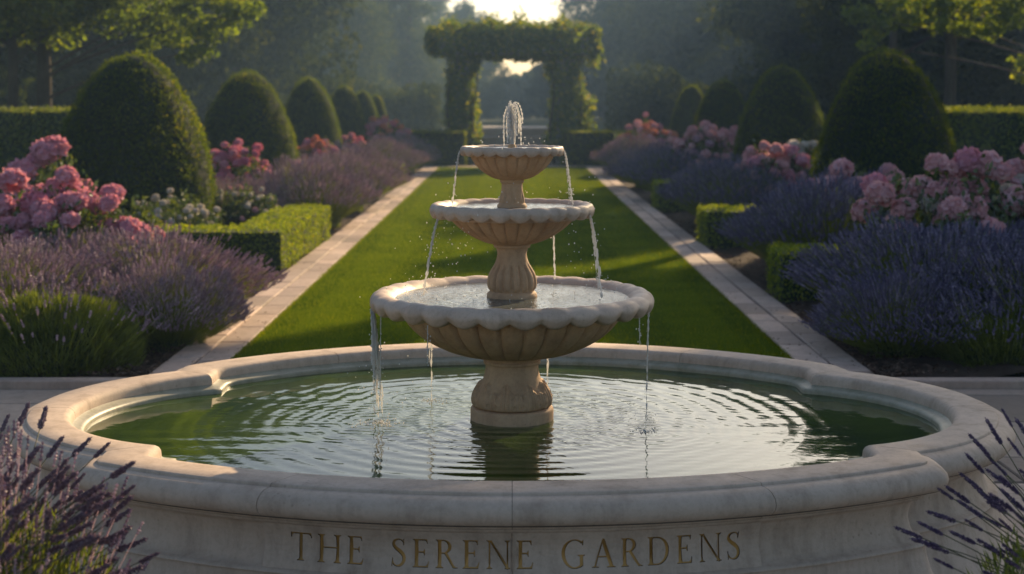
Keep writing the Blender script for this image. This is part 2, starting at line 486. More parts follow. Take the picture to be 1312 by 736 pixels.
def slabs(x0, x1, y0, y1, cols, lens, gap, z, mat, name, seed, jit=0.02):
    r = random.Random(seed)
    parts = []
    xs = [x0 + (x1 - x0) * i / cols for i in range(cols + 1)]
    for c in range(cols):
        y = y0 - r.random() * lens[1]
        while y < y1:
            L = r.uniform(*lens)
            a, b_ = max(y, y0), min(y + L, y1)
            if b_ - a > 0.05:
                dz = r.uniform(-0.002, 0.002)
                ja = r.uniform(-jit, jit) if 0 < c else 0
                jb = r.uniform(-jit, jit) if c < cols - 1 else 0
                parts.append(box_np(xs[c] + gap / 2 + ja * 0.4, xs[c + 1] - gap / 2 + jb * 0.4, a + gap / 2, b_ - gap / 2, z - 0.06, z + dz, 0.006))
            y += L
    return tag(link(name, mesh_np(name, parts, False, [mat])), kind='structure')
slabs(-XP, -XL, YT, YE, 2, (0.3, 0.75), 0.011, 0.03, M['slab'], 'path', 11, 0.012)
slabs(XL, XP, YT, YE, 2, (0.3, 0.75), 0.011, 0.03, M['slab'], 'path', 12, 0.012)
slabs(-8, 8, 1.0, YT - 0.13, 22, (0.5, 0.9), 0.012, 0.0, M['terrace'], 'terrace', 13)
slabs(-8, 8, YT - 0.11, YT, 1, (30, 40), 0.0, 0.045, M['slab'], 'kerb', 15)
slabs(-XP - 0.3, XP + 0.3, YE + 0.02, YE + 0.75, 6, (0.4, 0.8), 0.012, 0.02, M['slab'], 'path', 16)

# ------------------------------------------------------------------ the pool
ZR = HC - 1.09                # rim top
ZW = HC - 1.16                # water level
CF, RF = np.array([0, 6.517]), 2.40      # front arc
CB, RB = np.array([0, 4.94]), 1.78       # back arc
CLX, CLY, RL = 0.91, 5.32, 0.80          # side lobes
XF, XB = 1.27, 1.35                      # where the front and back arcs step back to the lobes

NA = {'front': 120, 'right': 60, 'back': 120, 'left': 60}
def arcs(d):
    """the outline offset outwards by d, counter-clockwise: front arc, right lobe, back arc, left lobe"""
    c = 0.034
    def stepped(cen, r, xe, sgn):
        """arc with a rounded corner and a short straight return at its end (positive x half)"""
        r = r + d; xe = xe + d
        yy = lambda x: cen[1] - sgn * math.sqrt(r * r - (x - cen[0]) ** 2)
        a1 = math.asin((xe - c) / r)
        t = np.linspace(0, a1, 51)
        arc = np.stack([r * np.sin(t), cen[1] - sgn * r * np.cos(t)], -1)
        p0, p1, p2 = np.array([xe - c, yy(xe - c)]), np.array([xe, yy(xe)]), np.array([xe, yy(xe) + sgn * c])
        bz = np.array([(1 - u) ** 2 * p0 + 2 * u * (1 - u) * p1 + u * u * p2 for u in np.linspace(0, 1, 7)[1:]])
        yl = CLY - sgn * math.sqrt((RL + d) ** 2 - (xe - CLX) ** 2)
        jog = np.array([[xe, p2[1] + (yl - p2[1]) * u] for u in (0.33, 0.66, 1.0)])
        h = np.vstack([arc, bz, jog])           # 60 points from the middle outwards
        return h
    hf, hb = stepped(CF, RF, XF, 1), stepped(CB, RB, XB, -1)
    m = np.array([-1, 1])
    res = {'front': np.vstack([(hf * m)[::-1], hf]), 'back': np.vstack([hb[::-1], hb * m])}
    res['front'][59, 0] -= 1e-4; res['back'][59, 0] += 1e-4
    a0 = math.atan2(hf[-1][1] - CLY, hf[-1][0] - CLX); a1 = math.atan2(hb[-1][1] - CLY, hb[-1][0] - CLX)
    t = np.linspace(a0, a1, 60)
    lobe = np.stack([CLX + (RL + d) * np.cos(t), CLY + (RL + d) * np.sin(t)], -1)
    res['right'] = lobe
    res['left'] = (lobe * m)[::-1]
    return res

def sweep(prof, names=('front', 'right', 'back', 'left'), rngs=None, closed=True, shrink=0.0):
    """profile points (d, z) swept round the outline"""
    rows = []
    for d, z in prof:
        A = arcs(d)
        if rngs is None:
            p = np.concatenate([A[n][:-1] for n in names])
        else:
            p = A[names[0]][rngs[0]:rngs[1] + 1]
        rows.append(np.column_stack([p, np.full(len(p), ZR + z)]))
    v = np.array(rows)
    nr, nc = v.shape[:2]
    f = grid_faces(nr, nc, rngs is None)
    return v, f

def wall_d(z):                # hollow of the wall under the coping, z relative to the rim
    t = np.clip((-z - 0.115) / 0.125, 0, 1)
    return -0.022 - 0.036 * np.sin(np.pi * (0.15 + 0.7 * t))

cop = [(-0.158, -0.040), (-0.156, -0.020), (-0.150, -0.009), (-0.140, -0.002), (-0.128, 0.0), (-0.07, 0.001), (-0.012, 0.0), (-0.007, -0.003),
       (-0.006, -0.009), (0.002, -0.010), (0.018, -0.013), (0.034, -0.022), (0.046, -0.036), (0.050, -0.052), (0.046, -0.068),
       (0.034, -0.082), (0.016, -0.089), (0.002, -0.091), (-0.004, -0.094), (-0.006, -0.100), (-0.010, -0.104)]
wall = [(-0.012, -0.104), (-0.014, -0.112), (-0.024, -0.118)] + [(float(wall_d(-z)), -z) for z in np.linspace(0.120, 0.240, 10)] + \
       [(-0.020, -0.246), (-0.010, -0.249), (-0.007, -0.254), (-0.010, -0.259), (-0.012, -0.263), (-0.008, -0.29), (0.002, -0.33), (0.022, -0.37), (0.040, -0.40), (0.044, -0.414),
        (0.046, -0.418), (0.060, -0.420), (0.066, -0.426), (0.067, -0.455), (0.067, -0.56)]
inner = [(-0.157, -0.040), (-0.166, -0.046), (-0.184, -0.050), (-0.196, -0.054), (-0.199, -0.062), (-0.200, -0.10), (-0.200, -0.40)]

pool = thing('fountain_pool', 'pale limestone pool with rounded side lobes and carved gilt lettering on its front', 'fountain pool', (0, 5.4, 0))
OFF = np.array([0, -5.4, 0])
def pool_part(name, v, f, mat, smooth=True, parent=pool, extra=None):
    parts = [(v.reshape(-1, 3) + OFF, f, None, 0)]
    if extra: parts += [(np.asarray(a) + OFF, b_, None, 0) for a, b_ in extra]
    return link(name, mesh_np(name, parts, smooth, [mat]), parent)

# coping stones with hairline joints; a dark mortar bed shows in the joints
def shade_edges(o, ang=40):
    me = o.data
    me.set_sharp_from_angle(angle=R_(ang))
joints = {'front': [0, 32, 60, 88, 119], 'right': [0, 30, 59], 'back': [0, 30, 60, 90, 119], 'left': [0, 30, 59]}
for nm, js in joints.items():
    for a, b_ in zip(js[:-1], js[1:]):
        v, f = sweep(cop, (nm,), (a, b_))
        for k, (e0, e1) in enumerate(((0, 1), (-1, -2))):       # pull both ends back by 1.3 mm
            dirv = unit(v[:, e1] - v[:, e0])
            v[:, e0] += dirv * 0.0013
        c0, c1 = v[:, 0].copy(), v[:, -1].copy()
        ex = []
        for c_, flip in ((c0, 0), (c1, 1)):
            idx = np.arange(len(c_))[None]
            ex.append((c_, idx[:, ::-1] if flip else idx))
        o = pool_part('coping_stone', v, f, M['pool'], True, extra=ex)
        shade_edges(o, 50)
v, f = sweep([(d - 0.004 if d > -0.08 else d + 0.004, z - 0.003) for d, z in cop])
pool_part('mortar_bed', v, f, M['mortar'])
v, f = sweep(wall)
o = pool_part('wall', v, f, M['pool']); shade_edges(o, 60)
v, f = sweep(inner)
pool_part('inner_wall', v, f[:, ::-1], M['pool_in'])

# -------- inscription panel: letters cut 4 mm deep into a raised front panel
def vstem(x, w=0.125, s=0.075, top=True, bot=True):
    p = []
    if bot: p += [(x - s, 0), (x + w + s, 0), (x + w + s, .028), (x + w + .018, .055), (x + w, .11)]
    else: p += [(x, 0), (x + w, 0)]
    if top: p += [(x + w, .89), (x + w + .018, .945), (x + w + s, .972), (x + w + s, 1), (x - s, 1), (x - s, .972), (x - .018, .945), (x, .89)]
    else: p += [(x + w, 1), (x, 1)]
    if bot: p += [(x, .11), (x - .018, .055), (x - s, .028)]
    return p
def band(cx, cy_, rx, ry, tx, ty, a0, a1, n=16):
    t = np.linspace(a0, a1, n)
    o_ = [(cx + rx * math.cos(a), cy_ + ry * math.sin(a)) for a in t]
    i_ = [(cx + (rx - tx) * math.cos(a), cy_ + (ry - ty) * math.sin(a)) for a in t[::-1]]
    return o_ + i_
def stroke(pts, ws, n=8):
    c = smooth_prof(pts, n)
    w = smooth_prof([(a, 0) for a in ws], n)[:, 0]
    t = unit(np.gradient(c, axis=0)); nn = np.stack([-t[:, 1], t[:, 0]], -1)
    return [tuple(q) for q in c + nn * w[:, None] / 2] + [tuple(q) for q in (c - nn * w[:, None] / 2)[::-1]]
H_ = math.pi / 2
GL = {
 'T': (.82, [vstem(.345, top=False), [(0, .80), (.03, .80), (.06, .90), (.12, .945), (.695, .945), (.755, .90), (.785, .80), (.815, .80), (.805, 1), (.01, 1)]]),
 'H': (.90, [vstem(.08), vstem(.695), [(.2, .485), (.70, .485), (.70, .535), (.2, .535)]]),
 'E': (.60, [vstem(.08), [(.2, .945), (.46, .945), (.50, .90), (.52, .82), (.545, .82), (.54, 1), (.2, 1)],
             [(.2, .485), (.38, .485), (.415, .40), (.44, .40), (.44, .62), (.415, .62), (.38, .54), (.2, .54)],
             [(.2, 0), (.56, 0), (.60, .21), (.575, .21), (.53, .10), (.47, .055), (.2, .055)]]),
 'S': (.56, [stroke([(.455, .83), (.40, .925), (.28, .965), (.13, .90), (.09, .76), (.18, .62), (.34, .50), (.46, .35), (.46, .18), (.36, .06), (.22, .03), (.11, .08), (.055, .19)],
                    [.04, .05, .055, .09, .115, .13, .145, .13, .115, .09, .055, .05, .04]),
             [(.44, .74), (.475, .74), (.49, .99), (.46, .99)], [(.03, .01), (.06, .01), (.075, .29), (.04, .29)]]),
 'R': (.74, [vstem(.08), band(.27, .735, .30, .265, .125, .05, -H_, H_), [(.15, .95), (.28, .95), (.28, 1), (.15, 1)], [(.2, .47), (.28, .47), (.28, .52), (.2, .52)],
             [(.30, .49), (.42, .50), (.66, .10), (.72, .045), (.80, .025), (.80, 0), (.63, 0)]]),
 'N': (.86, [vstem(.10, .055), vstem(.745, .055), [(.02, 1), (.20, 1), (.80, .05), (.80, -.02), (.755, -.02), (.13, .96), (.02, .972)]]),
 'G': (.84, [band(.47, .5, .47, .52, .13, .055, R_(48), R_(180)), band(.47, .5, .47, .52, .13, .055, R_(180), R_(305)),
             [(.66, .055), (.78, .07), (.78, .38), (.85, .415), (.85, .44), (.585, .44), (.585, .415), (.66, .38)],
             [(.74, .09), (.60, .00), (.70, .03), (.74, .05)], [(.75, .78), (.78, .78), (.79, .99), (.765, .99), (.73, .93)]]),
 'A': (.84, [[(.02, 0), (.27, 0), (.27, .028), (.17, .05), (.43, .90), (.47, 1.02), (.40, 1.02), (.395, .98), (.105, .06), (.02, .028)],
             [(.40, 1.02), (.47, 1.02), (.79, .06), (.87, .028), (.87, 0), (.56, 0), (.56, .028), (.655, .055), (.37, .93)],
             [(.22, .33), (.60, .33), (.58, .38), (.24, .38)]]),
 'D': (.86, [vstem(.08), band(.34, .5, .49, .5, .13, .05, -H_, H_, 24), [(.15, .95), (.35, .95), (.35, 1), (.15, 1)], [(.15, 0), (.35, 0), (.35, .05), (.15, .05)]]),
}
TXT = 'THE SERENE GARDENS'
CAP = 0.079
sp, wsp = 0.235, 0.55
wid = [(wsp if ch == ' ' else GL[ch][0]) for ch in TXT]
total = sum(wid) + sp * (len(TXT) - 1)
ARC = 1.325                   # arc length the writing covers
k_ = ARC / (total * CAP)
x = -ARC / 2 + 0.012
lets = []
for ch, w in zip(TXT, wid):
    if ch != ' ':
        lets.append((x, ch))
    x += (w + sp) * CAP * k_
ZB = -0.2215                   # baseline
PU, PZ0, PZ1 = 0.735, -0.2450, -0.1120
verts2, faces2, owner = [], [], []
for u in np.linspace(-PU, PU, 99):
    for z in np.linspace(PZ0, PZ1, 10):
        verts2.append((u, z))
for li, (x0, ch) in enumerate(lets):
    for poly in GL[ch][1]:
        pts = [(x0 + p[0] * CAP * min(k_, 1.15), ZB + p[1] * CAP) for p in poly]
        ar = sum(a[0] * b_[1] - b_[0] * a[1] for a, b_ in zip(pts, pts[1:] + pts[:1]))
        if ar < 0: pts = pts[::-1]
        i0 = len(verts2)
        verts2 += pts
        faces2.append(list(range(i0, len(verts2)))); owner.append(li)
i0 = len(verts2)                                         # the joint between the two front stones, cut like a letter
verts2 += [(-0.0004, PZ0 + 0.001), (0.0004, PZ0 + 0.001), (0.0004, PZ1 - 0.001), (-0.0004, PZ1 - 0.001)]
faces2.append([i0, i0 + 1, i0 + 2, i0 + 3]); owner.append(len(lets))
ov, oe, of, _, _, ofo = delaunay_2d_cdt([Vector(p) for p in verts2], [], faces2, 0, 1e-6)
ov = np.array([tuple(p) for p in ov])
of = np.array([list(t) for t in of])
fl = np.array([min(owner[q] for q in s) if len(s) else -1 for s in ofo])
PANEL = 0.015
def on_panel(p, depth=0.0):
    a = p[:, 0] / RF
    r = RF + wall_d(p[:, 1]) + PANEL - depth
    return np.column_stack([CF[0] + r * np.sin(a), CF[1] - r * np.cos(a), ZR + p[:, 1]]) + OFF
def sub(tri, depth):
    ids, inv = np.unique(tri, return_inverse=True)
    return on_panel(ov[ids], depth), inv.reshape(tri.shape)
pv, pf = sub(of[fl < 0], 0.0)
parts = [(pv, pf, None, 0)]
rim2 = []                     # returns round the edge of the panel back to the wall
us = np.linspace(-PU, PU, 60); zs = np.linspace(PZ0, PZ1, 10)
for line in (np.column_stack([us, np.full(60, PZ0)]), np.column_stack([us, np.full(60, PZ1)]), np.column_stack([np.full(10, -PU), zs]), np.column_stack([np.full(10, PU), zs])):
    a, b_ = on_panel(line), on_panel(line, PANEL + 0.01)
    n = len(line); i = np.arange(n - 1)
    parts.append((np.vstack([a, b_]), np.column_stack([i, i + 1, n + i + 1, n + i]), None, 0))
panel = link('inscription_panel', mesh_np('inscription_panel', parts, False, [M['pool']]), pool)
edge_own = {}
for t, l in zip(of, fl):
    for a, b_ in ((t[0], t[1]), (t[1], t[2]), (t[2], t[0])):
        edge_own.setdefault((min(a, b_), max(a, b_)), []).append((a, b_, l))
for li, (x0, ch) in enumerate(lets + [(0, 'joint')]):
    tri = of[fl == li]
    v, f = sub(tri, 0.005)
    es = [(a, b_) for k, L in edge_own.items() if len(L) == 2 and (L[0][2] == li) != (L[1][2] == li) for (a, b_, l) in L if l == li]
    es = np.array(es)
    ids, inv = np.unique(es, return_inverse=True); inv = inv.reshape(es.shape)
    top, bot = on_panel(ov[ids], 0.0), on_panel(ov[ids], 0.005)
    n = len(ids)
    q = np.column_stack([inv[:, 0], inv[:, 1], inv[:, 1] + n, inv[:, 0] + n])
    nm_ = 'joint' if ch == 'joint' else 'letter'
    link(nm_, mesh_np(nm_, [(v, f, None, 0), (np.vstack([top, bot]), q, None, 1)], False, [M['mortar'] if ch == 'joint' else M['gold'], M['groove']]), panel)

# -------- pool water with ripples
FX, FY = 0.0, 5.42
bnd = []
A = arcs(-0.17)
bp_ = np.concatenate([A[n][:-1] for n in ('front', 'right', 'back', 'left')])
# resample by angle about the fountain axis
ang = np.unwrap(np.arctan2(bp_[:, 1] - FY, bp_[:, 0] - FX))
o_ = np.argsort(ang); ang, bp_ = ang[o_], bp_[o_]
rb = np.hypot(bp_[:, 0] - FX, bp_[:, 1] - FY)
NT, NR = 720, 240
th = np.linspace(-np.pi, np.pi, NT, endpoint=False)
rbt = np.interp(th, np.concatenate([ang - 2 * np.pi, ang, ang + 2 * np.pi]), np.tile(rb, 3))
t = np.linspace(0.06, 1, NR)[:, None]
Rr = t * rbt[None]
X = FX + Rr * np.cos(th); Y = FY + Rr * np.sin(th)
def ring(X, Y, sx, sy, lam, amp, dec, ph=0.0, r0=0.05):
    r = np.hypot(X - sx, Y - sy) + 0.006 * np.sin(7 * np.arctan2(Y - sy, X - sx) + ph)
    return amp * np.exp(-r / dec) * np.sin(2 * np.pi * r / lam + ph) * (r / (r + r0))
P2 = np.stack([X.ravel(), Y.ravel(), np.zeros(X.size)], -1)
h = ring(X, Y, FX, FY, 0.080, 0.0014, 0.75) * (0.80 + 0.38 * noise3(P2, 4.5, 77).reshape(X.shape))
h += ring(X, Y, -0.47, 5.36, 0.045, 0.0008, 0.18, 1.0) + ring(X, Y, 0.475, 5.20, 0.042, 0.0007, 0.18, 2.0)
h += ring(X, Y, -0.3, 5.75, 0.05, 0.0007, 0.25, 0.4) + ring(X, Y, 0.14, 5.95, 0.05, 0.0007, 0.22, 0.9)
near = np.exp(-((np.hypot(X - FX, Y - FY) - 0.36) / 0.22) ** 2)
h += (noise3(P2 * [1, 1.6, 1], 55, 21).reshape(X.shape) * 0.00055 + noise3(P2, 110, 22).reshape(X.shape) * 0.00028) * (0.12 + near)
h += noise3(P2 * [0.6, 1.6, 1], 9, 23).reshape(X.shape) * 0.0004
v = np.stack([X, Y, ZW + h], -1).reshape(-1, 3)
tag(link('pool_water', mesh_np('pool_water', [(v, grid_faces(NR, NT, True))], True, [M['water']])), kind='structure')

# ------------------------------------------------------------------ the tiered fountain
ft = thing('tiered_fountain', 'three tiered ochre stone fountain with scalloped bowls standing in the pool', 'fountain', (FX, FY, 0))
def fpart(name, prof, seg, mat, rmod=None, zmod=None, sharp=55, parent=ft):
    o = link(name, mesh_np(name, [lathe(prof, seg, rmod, zmod)], True, [mat]), parent)
    shade_edges(o, sharp)
    return o
fpart('plinth', [(0.0, 0.40), (0.150, 0.40), (0.152, 0.492), (0.150, 0.500), (0.143, 0.504), (0.11, 0.505)], 96, M['sand'])
# lower pedestal with acanthus leaves round the foot
pr = smooth_prof([(0.118, 0.504), (0.134, 0.512), (0.139, 0.535), (0.130, 0.563), (0.112, 0.59), (0.101, 0.62), (0.0965, 0.645), (0.0975, 0.660)], 10)
pr = np.vstack([pr, [(0.103, 0.661), (0.105, 0.667), (0.103, 0.673), (0.0985, 0.675), (0.101, 0.684), (0.108, 0.692)]])
def acanthus(i, th, r, z):
    k = 9
    u = (th * k / (2 * np.pi)) % 1.0 - 0.5
    u2 = (th * k / (2 * np.pi) + 0.5) % 1.0 - 0.5
    def leaf(u, z0, z1, w):
        tt = (z - z0) / (z1 - z0)
        half = w * np.sqrt(np.clip(1 - np.abs(tt) ** 2.2, 0, 1)) * (1 + 0.14 * np.sin(tt * 22))
        inside = np.clip((half - np.abs(u)) / 0.07, 0, 1) * (tt > 0) * (tt < 1)
        return inside * (0.014 - 0.007 * np.abs(np.cos(u * 38)) * np.clip(1 - np.abs(u) * 2, 0, 1)) * (0.8 + 0.6 * np.clip(tt - 0.6, 0, 1))
    return np.maximum(leaf(u, 0.505, 0.600, 0.40), leaf(u2, 0.505, 0.572, 0.38) * 0.8)
fpart('pedestal', pr, 288, M['sand'], acanthus, sharp=80)

def bowl(name, R, rtop, rfoot, zfoot, zlip, zrim, nl, wz, body_pts, lip_h):
    """fluted body + scalloped rolled lip + water"""
    body = smooth_prof(body_pts, 8)
    nb = len(body)
    def flute(i, th, r, z):
        a = np.abs(np.sin(th * nl / 2))
        tt = i / (nb - 1)
        env = np.clip((tt - 0.05) * 6, 0, 1) * np.clip((1.0 - tt) * 12 + 0.35, 0, 1)
        return -r * 0.042 * env * np.exp(-(a / 0.30) ** 2) + r * 0.012 * env * a
    b_ = fpart('bowl', body, nl * 14, M['sand'], flute, sharp=70)
    w = R - rtop
    d = zrim - zlip
    lp = smooth_prof([(rtop - 0.02 * R / 0.5, zlip + d * 0.25), (rtop + w * 0.45, zlip + d * 0.05), (R - w * 0.16, zlip + d * 0.0), (R - w * 0.02, zlip + d * 0.28), (R, zlip + d * 0.55), (R - w * 0.10, zlip + d * 0.85),
                      (R - w * 0.30, zrim), (R - w * 0.55, zrim - d * 0.10), (R - w * 0.75, zrim - d * 0.38), (R - w * 0.9, zrim - d * 0.8), (R - w * 1.1, zrim - d * 1.3)], 6)
    n = len(lp)
    def lr(i, th, r, z):
        out = np.clip((r - (R - w * 0.75)) / (w * 0.75), 0, 1)
        return out * 0.011 * R * (np.abs(np.cos(th * nl / 2 + 0.35 * np.clip(1 - i / (n * 0.6), 0, 1))) - 0.55)
    def lz(i, th, r, z):
        c = np.abs(np.cos(th * nl / 2 + 0.25))
        low = np.clip(1 - i / (n * 0.5), 0, 1)
        top = np.exp(-((i - n * 0.60) / (n * 0.14)) ** 2)
        return -low * d * 0.58 * (c - 0.5) + top * d * 0.07 * (c - 0.6)
    fpart('rim', lp, nl * 14, M['lip'], lr, lz, sharp=80, parent=b_)
    # water in the bowl
    rw = R - w * 0.72
    nr_, nt_ = 40, 160
    rr = np.linspace(0.02, rw, nr_)[:, None]; tt = np.linspace(0, 2 * np.pi, nt_, endpoint=False)
    X, Y = rr * np.cos(tt), rr * np.sin(tt)
    P = np.stack([X.ravel(), Y.ravel(), np.zeros(X.size)], -1)
    hh = noise3(P, 70, 31).reshape(X.shape) * 0.0012 + 0.0012 * np.sin(rr * 2 * np.pi / 0.045) * np.exp(-rr / 0.3)
    v = np.stack([X, Y, wz + hh], -1).reshape(-1, 3)
    tag(link('bowl_water', mesh_np('bowl_water', [(v, grid_faces(nr_, nt_, True))], True, [M['bowlwater']]), None, (FX, FY, 0)), kind='structure')
    return b_
bowl('bowl', 0.516, 0.395, 0.10, 0.69, 0.866, 0.925, 30, 0.903,
     [(0.098, 0.690), (0.150, 0.694), (0.215, 0.708), (0.280, 0.735), (0.335, 0.770), (0.375, 0.808), (0.398, 0.850), (0.402, 0.885)], 0.05)
bowl('bowl', 0.300, 0.235, 0.068, 1.095, 1.202, 1.245, 26, 1.230,
     [(0.068, 1.096), (0.098, 1.103), (0.135, 1.119), (0.175, 1.143), (0.207, 1.170), (0.226, 1.192), (0.234, 1.212), (0.236, 1.225)], 0.04)
bowl('bowl', 0.190, 0.153, 0.042, 1.330, 1.424, 1.453, 22, 1.445,
     [(0.044, 1.331), (0.068, 1.337), (0.095, 1.352), (0.122, 1.374), (0.141, 1.398), (0.151, 1.418), (0.154, 1.430), (0.155, 1.440)], 0.03)
def fl(n, z0, z1, a):
    def g(i, th, r, z):
        e = np.clip((z - z0) / 0.012, 0, 1) * np.clip((z1 - z) / 0.02, 0, 1)
        return -a * e * np.abs(np.cos(th * n / 2)) ** 6 + a * 0.2 * e
    return g
pr = np.vstack([[(0.060, 0.890), (0.089, 0.892), (0.092, 0.903), (0.091, 0.916), (0.084, 0.922)],
                smooth_prof([(0.080, 0.925), (0.088, 0.940), (0.0895, 0.962), (0.083, 0.988), (0.066, 1.018), (0.056, 1.045), (0.054, 1.065), (0.059, 1.082)], 8),
                [(0.066, 1.084), (0.068, 1.090), (0.066, 1.096), (0.07, 1.100)]])
fpart('pedestal', pr, 240, M['sand'], fl(16, 0.926, 1.03, 0.010), sharp=60)
pr = np.vstack([[(0.045, 1.222), (0.054, 1.224), (0.055, 1.236), (0.050, 1.243)],
                smooth_prof([(0.047, 1.246), (0.046, 1.262), (0.041, 1.285), (0.038, 1.305), (0.0385, 1.318)], 8),
                [(0.043, 1.320), (0.044, 1.327), (0.043, 1.333), (0.046, 1.338)]])
fpart('pedestal', pr, 160, M['sand'], fl(12, 1.247, 1.29, 0.004), sharp=60)
fpart('nozzle', [(0.0, 1.43), (0.016, 1.43), (0.015, 1.455), (0.010, 1.460), (0.008, 1.462)], 32, M['sand'])

# ------------------------------------------------------------------ moving water
def stream(name, p0, p1, v_out, r0, r1, label, strands=3, group='water falling from the bowls', seed=0, wide=0.0):
    r = np.random.default_rng(seed)
    p0, p1 = np.array(p0), np.array(p1)
    parts = []
    for s in range(strands):
        n = 46
        t = np.linspace(0, 1, n)
        off = r.normal(size=3) * [r0 * 0.9, r0 * 0.9, 0] * (0 if s == 0 else 1)
        off = off + np.array([0.35 * p0[0], p0[1] - FY + 1.0, 0]) * 0 + np.array([r.uniform(-0.5, 0.5), r.uniform(-1, 1), 0]) * wide
        end = 1.0 if s == 0 else r.uniform(0.55, 1.0)
        t = t * end
        q = np.empty((n, 3))
        q[:, :2] = p0[:2] + (p1[:2] - p0[:2]) * np.sqrt(t)[:, None] * (0.6 + 0.4 * t)[:, None]
        q[:, 2] = p0[2] + (p1[2] - p0[2]) * t ** 1.25
        q += off * (0.4 + t[:, None] * 1.3)
        wob = np.stack([np.sin(t * 31 + s + seed), np.cos(t * 27 + 2 * s), np.zeros(n)], -1) * r0 * 0.35 * t[:, None]
        q += wob
        rad = (r0 + (r1 - r0) * t) * (0.62 if s else 1) * (1 + 0.45 * np.sin(t * 55 + s * 2 + seed) * t + 0.3 * np.sin(t * 93 + s))
        if s or seed > 5: rad *= np.where(np.sin(t * 38 + s * 1.7 + seed) + 0.5 * np.sin(t * 91 + s) < -0.45 - 0.3 * (s == 0) + 0.7 * (t - 0.5), 0.12, 1.0)
        rad = np.maximum(rad, 0.0004)
        rad[-1] *= 0.3
        parts.append(tube_np(q - [FX, FY, 0], rad, 7))
        for _ in range(5):                                   # drops torn off the stream
            k = r.integers(n // 3, n)
            c = q[k] - [FX, FY, 0] + r.normal(size=3) * [0.006, 0.006, 0.01]
            parts.append(ball(c, r.uniform(0.0012, 0.0028)))
    o = link(name, mesh_np(name, parts, True, [M['fall']]), None, (FX, FY, 0))
    return tag(o, label, 'falling water', group)

def ball(c, r, n=5):
    u = np.linspace(0.12, np.pi - 0.12, n)[:, None]; w = np.linspace(0, 2 * np.pi, 6, endpoint=False)[None]
    v = np.stack([np.sin(u) * np.cos(w), np.sin(u) * np.sin(w), np.cos(u) * 1.3 + 0 * w], -1).reshape(-1, 3) * r + c
    return (v, grid_faces(n, 6, True)[:, ::-1], None, 0)

def pol(r, a, z):
    return (FX + r * math.cos(R_(a)), FY + r * math.sin(R_(a)), z)
stream('water_stream', pol(0.188, 183, 1.435), pol(0.218, 184, 1.24), 0, 0.0036, 0.0030, 'thin water stream falling from the left edge of the small top bowl', 2, seed=1)
stream('water_stream', pol(0.188, -4, 1.435), pol(0.222, -6, 1.24), 0, 0.0036, 0.0032, 'thin water stream falling from the right edge of the small top bowl', 2, seed=2)
stream('water_stream', pol(0.272, 200, 1.205), pol(0.335, 198, 0.92), 0, 0.0045, 0.0036, 'water stream arcing from the left of the middle bowl into the large bowl', 3, seed=3)
stream('water_stream', pol(0.290, -18, 1.205), pol(0.345, -22, 0.915), 0, 0.0048, 0.0036, 'water stream arcing from the right of the middle bowl into the large bowl', 3, seed=4)
stream('water_stream', pol(0.290, 58, 1.205), pol(0.33, 60, 0.93), 0, 0.0032, 0.0030, 'short thin water stream falling behind the middle pedestal', 1, seed=5)
for k in range(1):
    stream('water_stream', pol(0.512, 190, 0.872), pol(0.485, 190, 0.47), 0, 0.0048, 0.0030, 'broad ragged sheet of water falling from the left of the large bowl', 16, seed=6, wide=0.026)
stream('water_stream', pol(0.505, -14, 0.872), pol(0.515, -24, 0.46), 0, 0.0036, 0.0020, 'single long water thread falling from the right of the large bowl', 2, seed=7)
stream('water_stream', pol(0.440, 135, 0.86), pol(0.44, 135, 0.46), 0, 0.0040, 0.0022, 'thin water thread falling behind the left of the large bowl', 2, seed=8)
stream('water_stream', pol(0.45, 72, 0.86), pol(0.45, 72, 0.46), 0, 0.0034, 0.0022, 'short water thread falling behind the lower pedestal', 2, seed=9)
for a_, zr, dz, lb in ((236, 0.862, 0.13, 'short drip hanging from the front left scallop of the large bowl'), (331, 0.862, 0.10, 'short drip hanging from the front right scallop of the large bowl'), (205, 0.865, 0.30, 'broken thread of drips beside the ragged water sheet')):
    stream('water_drip', pol(0.508, a_, zr), pol(0.510, a_, zr - dz), 0, 0.0022, 0.0012, lb, 2, seed=20 + a_)
parts = []
r = np.random.default_rng(123)
for (ax, ay, sd, n) in ((-0.478, -0.084, 0.034, 260), (0.47, -0.21, 0.022, 130), (-0.311, 0.311, 0.022, 90), (0.14, 0.43, 0.02, 60)):
    for _ in range(n):
        parts.append(ball(np.array([ax + r.normal() * sd, ay + r.normal() * sd, ZW + 0.0004]), 0.0005 + 0.0022 * r.random() ** 3))
tag(link('foam', mesh_np('foam', parts, True, [M['jet']]), None, (FX, FY, 0)), 'foam and bubbles where the streams strike the pool', 'foam', kind='stuff')
